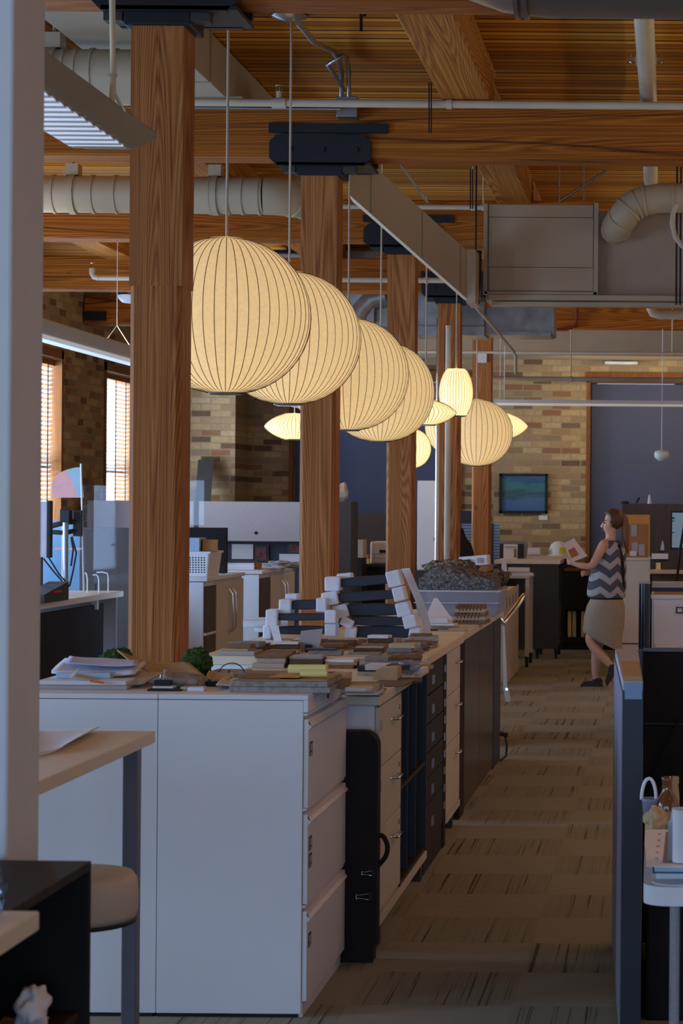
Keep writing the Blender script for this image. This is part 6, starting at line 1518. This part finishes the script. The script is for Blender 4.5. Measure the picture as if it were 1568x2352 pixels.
single('clear_bag', 'clear plastic wrapped sample at the right edge of the front worktop', 'bag', MB().blob(tuple(ON(936,1556,Z1)+Vector((0,.02,.042))), (.045,.06,.028), 7, .4, 4, 32, 18), M['tub'])

# ------------------------------------------------------------------ things on the white file cabinets (z 1.015)
ZA = AZ+.0005
def onA(px, py, zo=0): return ON(px, py, ZA+zo)
def bpile(label, px0, px1, Yf, d_, z0, z1, mt, nm='paper_stack', cat='paper', rot=0, bevel=.001):
    xa, xb = P(px0, 1570, Yf).x, P(px1, 1570, Yf).x
    return stack(nm, label, cat, ((xa+xb)/2, Yf+d_/2, z0), xb-xa, d_, z1-z0, M[mt] if mt in M else WOODS[mt], rot, 'papers on the white file cabinets', bevel)
bpile('grey edged report lowest in the paper pile on the left white file cabinet', 80, 292, 7.10, .30, ZA, ZA+.012, 'greypaper')
bpile('cream edged report on the grey report at left', 85, 288, 7.12, .28, ZA+.0125, ZA+.026, 'paper', rot=.01)
bpile('pale blue pad in the paper pile on the left white file cabinet', 130, 255, 7.22, .22, ZA+.0265, ZA+.044, 'bluepaper', rot=-.03)
single('orange_tab', 'orange sticky tab in the left paper pile', 'note', MB().cbox(P(222,1566,7.10)+Vector((0,0,0)), (.045,.02,.006), (0,.15,.2)), M['orange'])
def sheet(label, pts, Ys, zs_, mt, nm='paper_sheet', cat='paper', curl=.02, th=.003, n=14):
    cs = [Vector((P(px, py, Y).x, Y, P(px, py, Y).z)) for (px, py), Y in zip(pts, Ys)]
    return single(nm, label, cat, MB().grid(sheetfn(cs, curl), n, 8, th), mt)
sheet('open magazine page hanging over the left paper pile', [(160,1558),(330,1574),(376,1546),(190,1530)], [7.14,7.16,7.42,7.44], 0, M['leather'], 'magazine', 'magazine', .012, .004)
sheet('thick purple edged white papers topping the left paper pile', [(118,1544),(310,1547),(335,1522),(150,1514)], [7.24,7.26,7.52,7.54], 0, M['paper'], 'paper_stack', 'paper', .012, .010)
sheet('white sheet with lavender edge on the very top of the left paper pile', [(150,1524),(315,1529),(318,1516),(160,1508)], [7.28,7.30,7.56,7.58], 0, plain('lavender_paper', rgb(196,192,222), .8), 'paper_sheet', 'paper', .008, .004)
# kraft paper sheet with raised corner
kp = [(270,1490),(362,1548),(470,1553),(432,1518)]
ks = MB()
def kfn(u, v):
    A_, B_, C_, D_ = [P(x, y, Y) for (x, y), Y in zip(((268,1492),(384,1556),(472,1554),(432,1519)), (7.60,7.30,7.33,7.66))]
    p = A_.lerp(B_, u).lerp(D_.lerp(C_, u), v)
    p.z -= .03*math.sin(math.pi*u)*(1-v)*.6 + .022*math.sin(math.pi*v)*(1-u)
    return p
single('kraft_paper', 'big curled tan kraft sheet in front of the nearest column', 'paper', MB().grid(kfn, 20, 14, .003), M['kraft'])
bs_ = [(374,1572),(455,1576),(472,1552),(378,1537)]
sheet('grey felt sample slab lying on the kraft sheet', [(374,1556),(452,1562),(470,1550),(376,1536)], [7.16,7.18,7.30,7.28], 0, M['concrete'], 'felt_sample', 'sample', 0, .022)
bpile('speckled grey block under the felt slab on the file cabinet', 362, 462, 7.20, .16, ZA, ZA+.024, 'concrete', 'stone_sample', 'sample')
bpile('dark bronze sample plate with a white card on the file cabinet front edge', 338, 415, 7.06, .10, ZA, ZA+.006, 'brownblack', 'sample_plate', 'sample')
bpile('white card on the dark bronze sample plate', 350, 397, 7.09, .05, ZA+.0065, ZA+.012, 'paper', 'card', 'card')
t = thing('binder_clip', 'dark purple binder clip on the bronze sample plate', 'binder clip', tuple(P(374,1566,7.12)))
c = P(374, 1562, 7.13)
part(t, 'clip_body', MB().box(c.x-.028, c.x+.028, c.y-.012, c.y+.02, ZA+.0125, ZA+.030), M['iron'], bevel=.003)
part(t, 'wire_handle', MB().tube([(c.x-.008, c.y, ZA+.03), (c.x-.005, c.y-.01, ZA+.048), (c.x+.006, c.y-.01, ZA+.048), (c.x+.009, c.y, ZA+.03)], .0018, 6), M['chrome'])
bpile('small white eraser block near the front edge of the file cabinet', 430, 468, 7.06, .05, ZA, ZA+.013, 'paper', 'eraser', 'eraser')
bpile('small beige wood chip beside the white eraser block', 414, 428, 7.08, .06, ZA, ZA+.012, 'beige', 'wood_chip', 'sample')
t = thing('binder_clip', 'small dark binder clips lying right of the white eraser block', 'binder clip', tuple(onA(486,1572)))
c = onA(486, 1576)
part(t, 'clip_body', MB().cbox((c.x, c.y, ZA+.009), (.035,.02,.016), (0,0,.4)), M['iron'], bevel=.002)
part(t, 'wire_handle', MB().tube([(c.x-.02, c.y, ZA+.012), (c.x-.035, c.y+.02, ZA+.03)], .002, 6).tube([(c.x+.0, c.y, ZA+.012), (c.x+.012, c.y+.03, ZA+.034)], .002, 6), M['chrome'])
sheet('torn tan kraft scrap right of the grey felt slab', [(472,1560),(520,1566),(545,1548),(480,1542)], [7.3,7.3,7.5,7.52], 0, M['kraft'], 'kraft_paper', 'paper', .01, .003)
sheet('pale envelope beside the grey edged wood panel', [(496,1573),(560,1574),(560,1558),(512,1558)], [7.14,7.14,7.36,7.36], 0, M['leather'], 'envelope', 'envelope', .004, .004)
t = thing('ring_clip', 'silver wire ring clips lying behind the wood sample on the file cabinet', 'clip', tuple(onA(510,1545)))
c = P(510, 1542, 7.62)
part(t, 'left_ring', MB().tube([c+Vector((-.03,0,-.028)), c+Vector((-.012,0,.002)), c+Vector((-.004,0,-.004)), c+Vector((.004,.0,-.03))], .003, 8), M['chrome'])
part(t, 'right_ring', MB().tube([c+Vector((.01,0,-.03)), c+Vector((.026,0,.006)), c+Vector((.034,0,-.004)), c+Vector((.042,0,-.034))], .003, 8), M['chrome'])
part(t, 'wire_loop', MB().tube([c+Vector((.03+.045*math.cos(a), .02, -.012+.04*math.sin(a))) for a in [math.pi*i/10 for i in range(11)]], .002, 6), M['iron'])
# grey edged wood panel pile at right
bpile('lower grey edged panel of the double wood sample on the file cabinet', 526, 757, 7.04, .34, ZA, ZA+.017, 'concrete', 'wood_sample', 'sample')
bpile('upper grey edged panel of the double wood sample on the file cabinet', 530, 752, 7.05, .32, ZA+.0175, ZA+.035, 'concrete', 'wood_sample', 'sample')
bpile('light oak veneer sheet on the grey edged panels', 545, 750, 7.07, .30, ZA+.0355, ZA+.039, 'oak', 'veneer_sheet', 'sample')
bpile('dark brown veneer sheet left on the oak veneer', 545, 640, 7.08, .22, ZA+.0395, ZA+.043, 'brown', 'veneer_sheet', 'sample', rot=.04)
bpile('orange grained veneer strip in the middle of the wood panel', 620, 690, 7.10, .18, ZA+.0435, ZA+.046, 'tape', 'veneer_sheet', 'sample', rot=-.05)
single('yellow_trace', 'rolled yellow tracing paper lying on the wood panels', 'paper roll', MB().tube([P(664,1537,7.24), P(751,1537,7.22)], .016, 16).tube([P(690,1548,7.16), P(751,1547,7.16)], .012, 14), M['yellow'])
for i, (p0, p1, Yf, mt, lab) in enumerate(((752,790,7.2,'brown','brown veneer strip stack at the right edge of the file cabinet top'), (748,786,7.36,'beige','beige veneer strip behind the brown strips at the right edge'), (700,770,7.42,'walnut','walnut strip at the back right of the file cabinet top'), (560,690,7.45,'grey','weathered grey board at the back of the file cabinet top'), (480,560,7.62,'ash','ash plank at the back of the file cabinet top behind the clips'))):
    bpile(lab, p0, p1, Yf, .20 if i < 3 else .14, ZA, ZA+(.02, .03, .026, .03, .022)[i], mt, 'veneer_strip', 'sample', rot=(.05, -.04, .03, .02, -.03)[i])
# moss around the column
for (px, py, Y, rx, rz, lab) in ((262,1512,7.68,.05,.038,'clump of green moss left of the nearest column'), (282,1500,7.70,.035,.04,'small moss tuft hugging the left edge of the nearest column'), (452,1502,7.70,.05,.045,'clump of green moss right of the nearest column')):
    c = P(px, py, Y)
    single('moss_clump', lab, 'moss', MB().blob((c.x, c.y, ZA+.045), (rx,.05,.06+rz-.05), int(px), .30, 6, 60, 36), M['moss'], 'moss clumps by the nearest column')
# ------------------------------------------------------------------ the person walking past
YP = 20.0
def J(px, py, dy=0): return P(px, py, YP+dy)
def skin(name, verts, edges, radii, root, mat, sub=2, parent=None):
    me = bpy.data.meshes.new(name)
    org = parent.location if parent else Vector((0,0,0))
    me.from_pydata([tuple(Vector(v)-org) for v in verts], edges, [])
    o = bpy.data.objects.new(name, me); COL.objects.link(o)
    sm = o.modifiers.new('skin', 'SKIN'); sm.use_smooth_shade = True
    for i, r in enumerate(radii):
        sv = me.skin_vertices[0].data[i]; sv.radius = r if isinstance(r, tuple) else (r, r)
        sv.use_root = (i == root)
    ss = o.modifiers.new('sub', 'SUBSURF'); ss.levels = sub; ss.render_levels = sub
    if mat: me.materials.append(mat)
    return o
V, E, RR = [], [], []
def jv(p, r, link=None):
    V.append(p); RR.append(r)
    if link is not None: E.append((link, len(V)-1))
    return len(V)-1
pel = jv(J(1392,1392), (.105,.115))
wai = jv(J(1394,1350), (.10,.10), pel)
che = jv(J(1397,1295), (.125,.12), wai)
uch = jv(J(1400,1258), (.115,.10), che)
nek = jv(J(1403,1240), .052, uch)
nk2 = jv(J(1402,1226), .048, nek)
hd1 = jv(J(1402,1212), (.072,.066), nk2)
hd2 = jv(J(1404,1196), (.082,.072), hd1)
hd3 = jv(J(1405,1182), (.066,.060), hd2)
hd4 = jv(J(1404,1174), (.038,.036), hd3)
chin = jv(J(1388,1219), (.024,.026), hd1)
# left (near) arm
ls = jv(J(1386,1252,-.13), .052, uch)
lu = jv(J(1372,1278,-.17), .043, ls)
le = jv(J(1357,1303,-.20), .036, lu)
lf = jv(J(1340,1300,-.20), .033, le)
lw = jv(J(1322,1296,-.18), .023, lf)
lp = jv(J(1311,1292,-.17), (.026,.016), lw)
for k, (dx, dyy, l) in enumerate(((-9,-7,0),(-10,-3,.008),(-9.5,1,.016),(-8,4,.024))):
    f1 = jv(J(1311+dx*.55, 1292+dyy*.7, -.18+l), .0095, lp)
    f2 = jv(J(1311+dx*.9, 1292+dyy*1.2-1, -.175+l), .0085, f1)
    f3 = jv(J(1311+dx*.85, 1292+dyy*1.3-3, -.165+l), .007, f2)
th1 = jv(J(1312,1284,-.20), .010, lp); th2 = jv(J(1308,1279,-.20), .008, th1)
# right (far) arm
rs = jv(J(1405,1252,.13), .050, uch)
ru = jv(J(1392,1285,.18), .042, rs)
re = jv(J(1378,1314,.18), .035, ru)
rw = jv(J(1350,1316,.02), .023, re)
rp = jv(J(1341,1317,-.06), (.024,.015), rw)
for k, (dx, dyy) in enumerate(((-7,-4),(-8,-1),(-7.5,2),(-6,5))):
    f1 = jv(J(1341+dx*.6, 1317+dyy, -.08), .009, rp)
    f2 = jv(J(1341+dx, 1317+dyy*1.2+1, -.08), .0075, f1)
t1_ = jv(J(1340,1311,-.08), .009, rp)
# left leg (front, planted)
h1 = jv(J(1378,1414,-.06), .075, pel)
k1_ = jv(J(1352,1470,-.065), .054, h1)
c1_ = jv(J(1376,1500,-.09), .050, k1_)
a1_ = jv(J(1406,1532,-.08), .031, c1_)
e1_ = jv(J(1414,1543,-.08), .029, a1_)
b1_ = jv(J(1408,1560,-.09), (.028,.022), e1_)
o1_ = jv(J(1404,1567,-.09), (.022,.016), b1_)
# right leg (trailing)
h2 = jv(J(1398,1414,.09), .078, pel)
k2_ = jv(J(1372,1480,.09), .054, h2)
c2_ = jv(J(1368,1510,.10), .050, k2_)
a2_ = jv(J(1366,1551,.10), .032, c2_)
e2_ = jv(J(1370,1566,.10), .030, a2_)
b2_ = jv(J(1350,1569,.09), (.028,.022), e2_)
person = thing('person', 'woman in a grey chevron top and beige skirt walking left with papers in hand', 'person', tuple(P(1380,1577,YP)*1))
person.location.z = 0
body = skin('body', V, E, RR, pel, M['skin'], 2, person); body.parent = person
# face details
fc = MB()
fc.lathe([(.001,.012),(.010,.004),(.013,-.006),(.001,-.012)], tuple(J(1383,1208)), 12)
nose = part(person, 'nose', MB().loft([[J(1386,1200,-.012), J(1386,1200,.012), J(1384.5,1199,0)], [J(1384,1210,-.018), J(1384,1210,.018), J(1378,1209,0)], [J(1386,1213,-.014), J(1386,1213,.014), J(1381.5,1212,0)]], smooth=True), M['skin'])
part(person, 'lips', MB().blob(tuple(J(1384.8,1217)), (.008,.018,.006), 1, .05), plain('lips', rgb(196,128,114), .5))
part(person, 'ear', MB().blob(tuple(J(1399,1204,-.075)), (.018,.012,.030), 2, .15), M['skin'])
part(person, 'eye', MB().blob(tuple(J(1388,1201,-.045)), (.010,.012,.007), 3, 0), plain('eye', rgb(60,44,40), .3))
part(person, 'eyebrow', MB().tube([J(1385,1196,-.03), J(1388,1194.5,-.05), J(1392,1195.5,-.06)], .004, 6), M['hair'])
# hair cap and pony tail
hr = MB(); c = J(1408, 1193)
nu, nv = 32, 18; vs = []
for j in range(nv+1):
    ph = math.pi*j/nv
    for i in range(nu):
        th = 2*math.pi*i/nu
        d = Vector((math.sin(ph)*math.cos(th), math.sin(ph)*math.sin(th), math.cos(ph)))
        r = Vector((.104, .088, .102))
        p = Vector((d.x*r.x, d.y*r.y, d.z*r.z))
        if d.x < -.25: p.x = -.25*r.x*1.0 - (abs(d.x)-.25)*r.x*(.95 if d.z > .35 else .05)   # hairline: open at the face
        if d.z < -.35: p.x = max(p.x, -.01); p.z = -.35*r.z + (d.z+.35)*r.z*.9
        vs.append(c+p)
hr.add(vs, [(j*nu+i, (j+1)*nu+i, (j+1)*nu+(i+1)%nu, j*nu+(i+1)%nu) for j in range(nv) for i in range(nu)], True)
hair = part(person, 'hair', hr, M['hair'])
part(hair, 'hair_tie', MB().tube([J(1423,1184), J(1427,1184)], .022, 12), M['iron'])
part(hair, 'pony_tail', MB().tube([J(1421,1185), J(1429,1184), J(1434,1192), J(1436,1212), J(1437,1235), J(1439,1256), J(1441,1272)], [.024,.032,.036,.036,.030,.022,.006], 14), plain('hair_light', rgb(128,80,44), .45, var=.35, scale=9, stretch=(14,14,1.2)))
# sleeveless chevron top
ch = NT('chevron_cloth').set(.85, 0, .1)
_s = ch.node('ShaderNodeSeparateXYZ'); ch.link(ch.geo(), _s.inputs[0])
_zig = ch.math('PINGPONG', ch.math('ADD', ch.math('MULTIPLY', _s.outputs[0], 1.0), ch.math('MULTIPLY', _s.outputs[1], .6)), .085)
_v = ch.math('FRACT', ch.math('DIVIDE', ch.math('SUBTRACT', _s.outputs[2], ch.math('MULTIPLY', _zig, .75)), .135))
_c = ch.ramp(_v, [(0, rgb(176,172,170)), (.42, rgb(176,172,170)), (.46, rgb(88,90,100)), (.97, rgb(88,90,100)), (1, rgb(176,172,170))])
ch.base(_c)
def oval(px, py, rx, ry, dy=0, n=28, lean=0):
    c_ = J(px, py, dy)
    return [c_+Vector((rx*math.cos(2*math.pi*i/n), ry*math.sin(2*math.pi*i/n), lean*math.cos(2*math.pi*i/n))) for i in range(n)]
top = MB().loft([oval(1393,1372,.168,.160,0), oval(1392,1366,.178,.172), oval(1393,1350,.180,.170), oval(1395,1325,.170,.165), oval(1398,1300,.160,.165), oval(1401,1278,.148,.165), oval(1403,1260,.128,.155), oval(1404,1249,.10,.125), oval(1404,1241,.070,.080)], caps=False)
part(person, 'chevron_top', top, ch.m)
part(person, 'strap', MB().tube([J(1421,1250,-.12), J(1424,1270,-.10), J(1428,1300,-.10), J(1430,1340,-.08), J(1432,1362,-.05)], [.012,.02,.022,.018,.010], 8), M['black'])
part(person, 'waistband', MB().loft([oval(1393,1380,.150,.145), oval(1393,1370,.152,.148)], caps=False), M['black'])
sk = MB().loft([oval(1393,1376,.152,.146), oval(1391,1392,.175,.165), oval(1388,1415,.188,.172), oval(1386,1440,.188,.168), oval(1383,1456,.184,.172,0,28,-.03), oval(1385,1470,.176,.165,0,28,-.06), oval(1389,1478,.166,.156,0,28,-.08)], caps=False)
part(person, 'skirt', sk, M['skirt'])
for px, py, dy, ang in ((1359,1572,.095,0), (1408,1553,-.085,-1.05)):
    m_ = MB()
    n_ = 20
    prof = [(-.10,.02),(-.08,.04),(-.04,.05),(.0,.055),(.045,.078),(.08,.078),(.098,.055),(.10,.0),(-.105,.0)]
    m_.prism([(x, z) for x, z in prof], 'y', -.042, .042)
    c_ = J(px, py, dy)
    if ang == 0: c_.z = .0
    m_.xf(Matrix.Translation(c_) @ Matrix.Rotation(ang, 4, 'Y'))
    part(person, 'shoe', m_, M['shoe'], bevel=.018, seg=3)
# papers in her hand
t = thing('paper_sheets', 'white papers with an orange picture held by the walking person', 'paper', tuple(J(1322,1265,-.22)))
A_, B_, C_, D_ = J(1294,1249,-.26), J(1317,1236,-.16), J(1349,1277,-.14), J(1312,1292,-.24)
part(t, 'sheet', MB().grid(lambda u, v: A_.lerp(B_, u).lerp(D_.lerp(C_, u), v)+Vector((0,-.01*math.sin(math.pi*v),0)), 8, 8, .0), M['paper'])
k = lambda u, v: A_.lerp(B_, u).lerp(D_.lerp(C_, u), v)+Vector((0,-.004-.01*math.sin(math.pi*v),0))
part(t, 'orange_picture', MB().grid(lambda u, v: k(.12+.5*u, .38+.42*v), 6, 6, 0), plain('orange_print', rgb(176,108,72), .7))
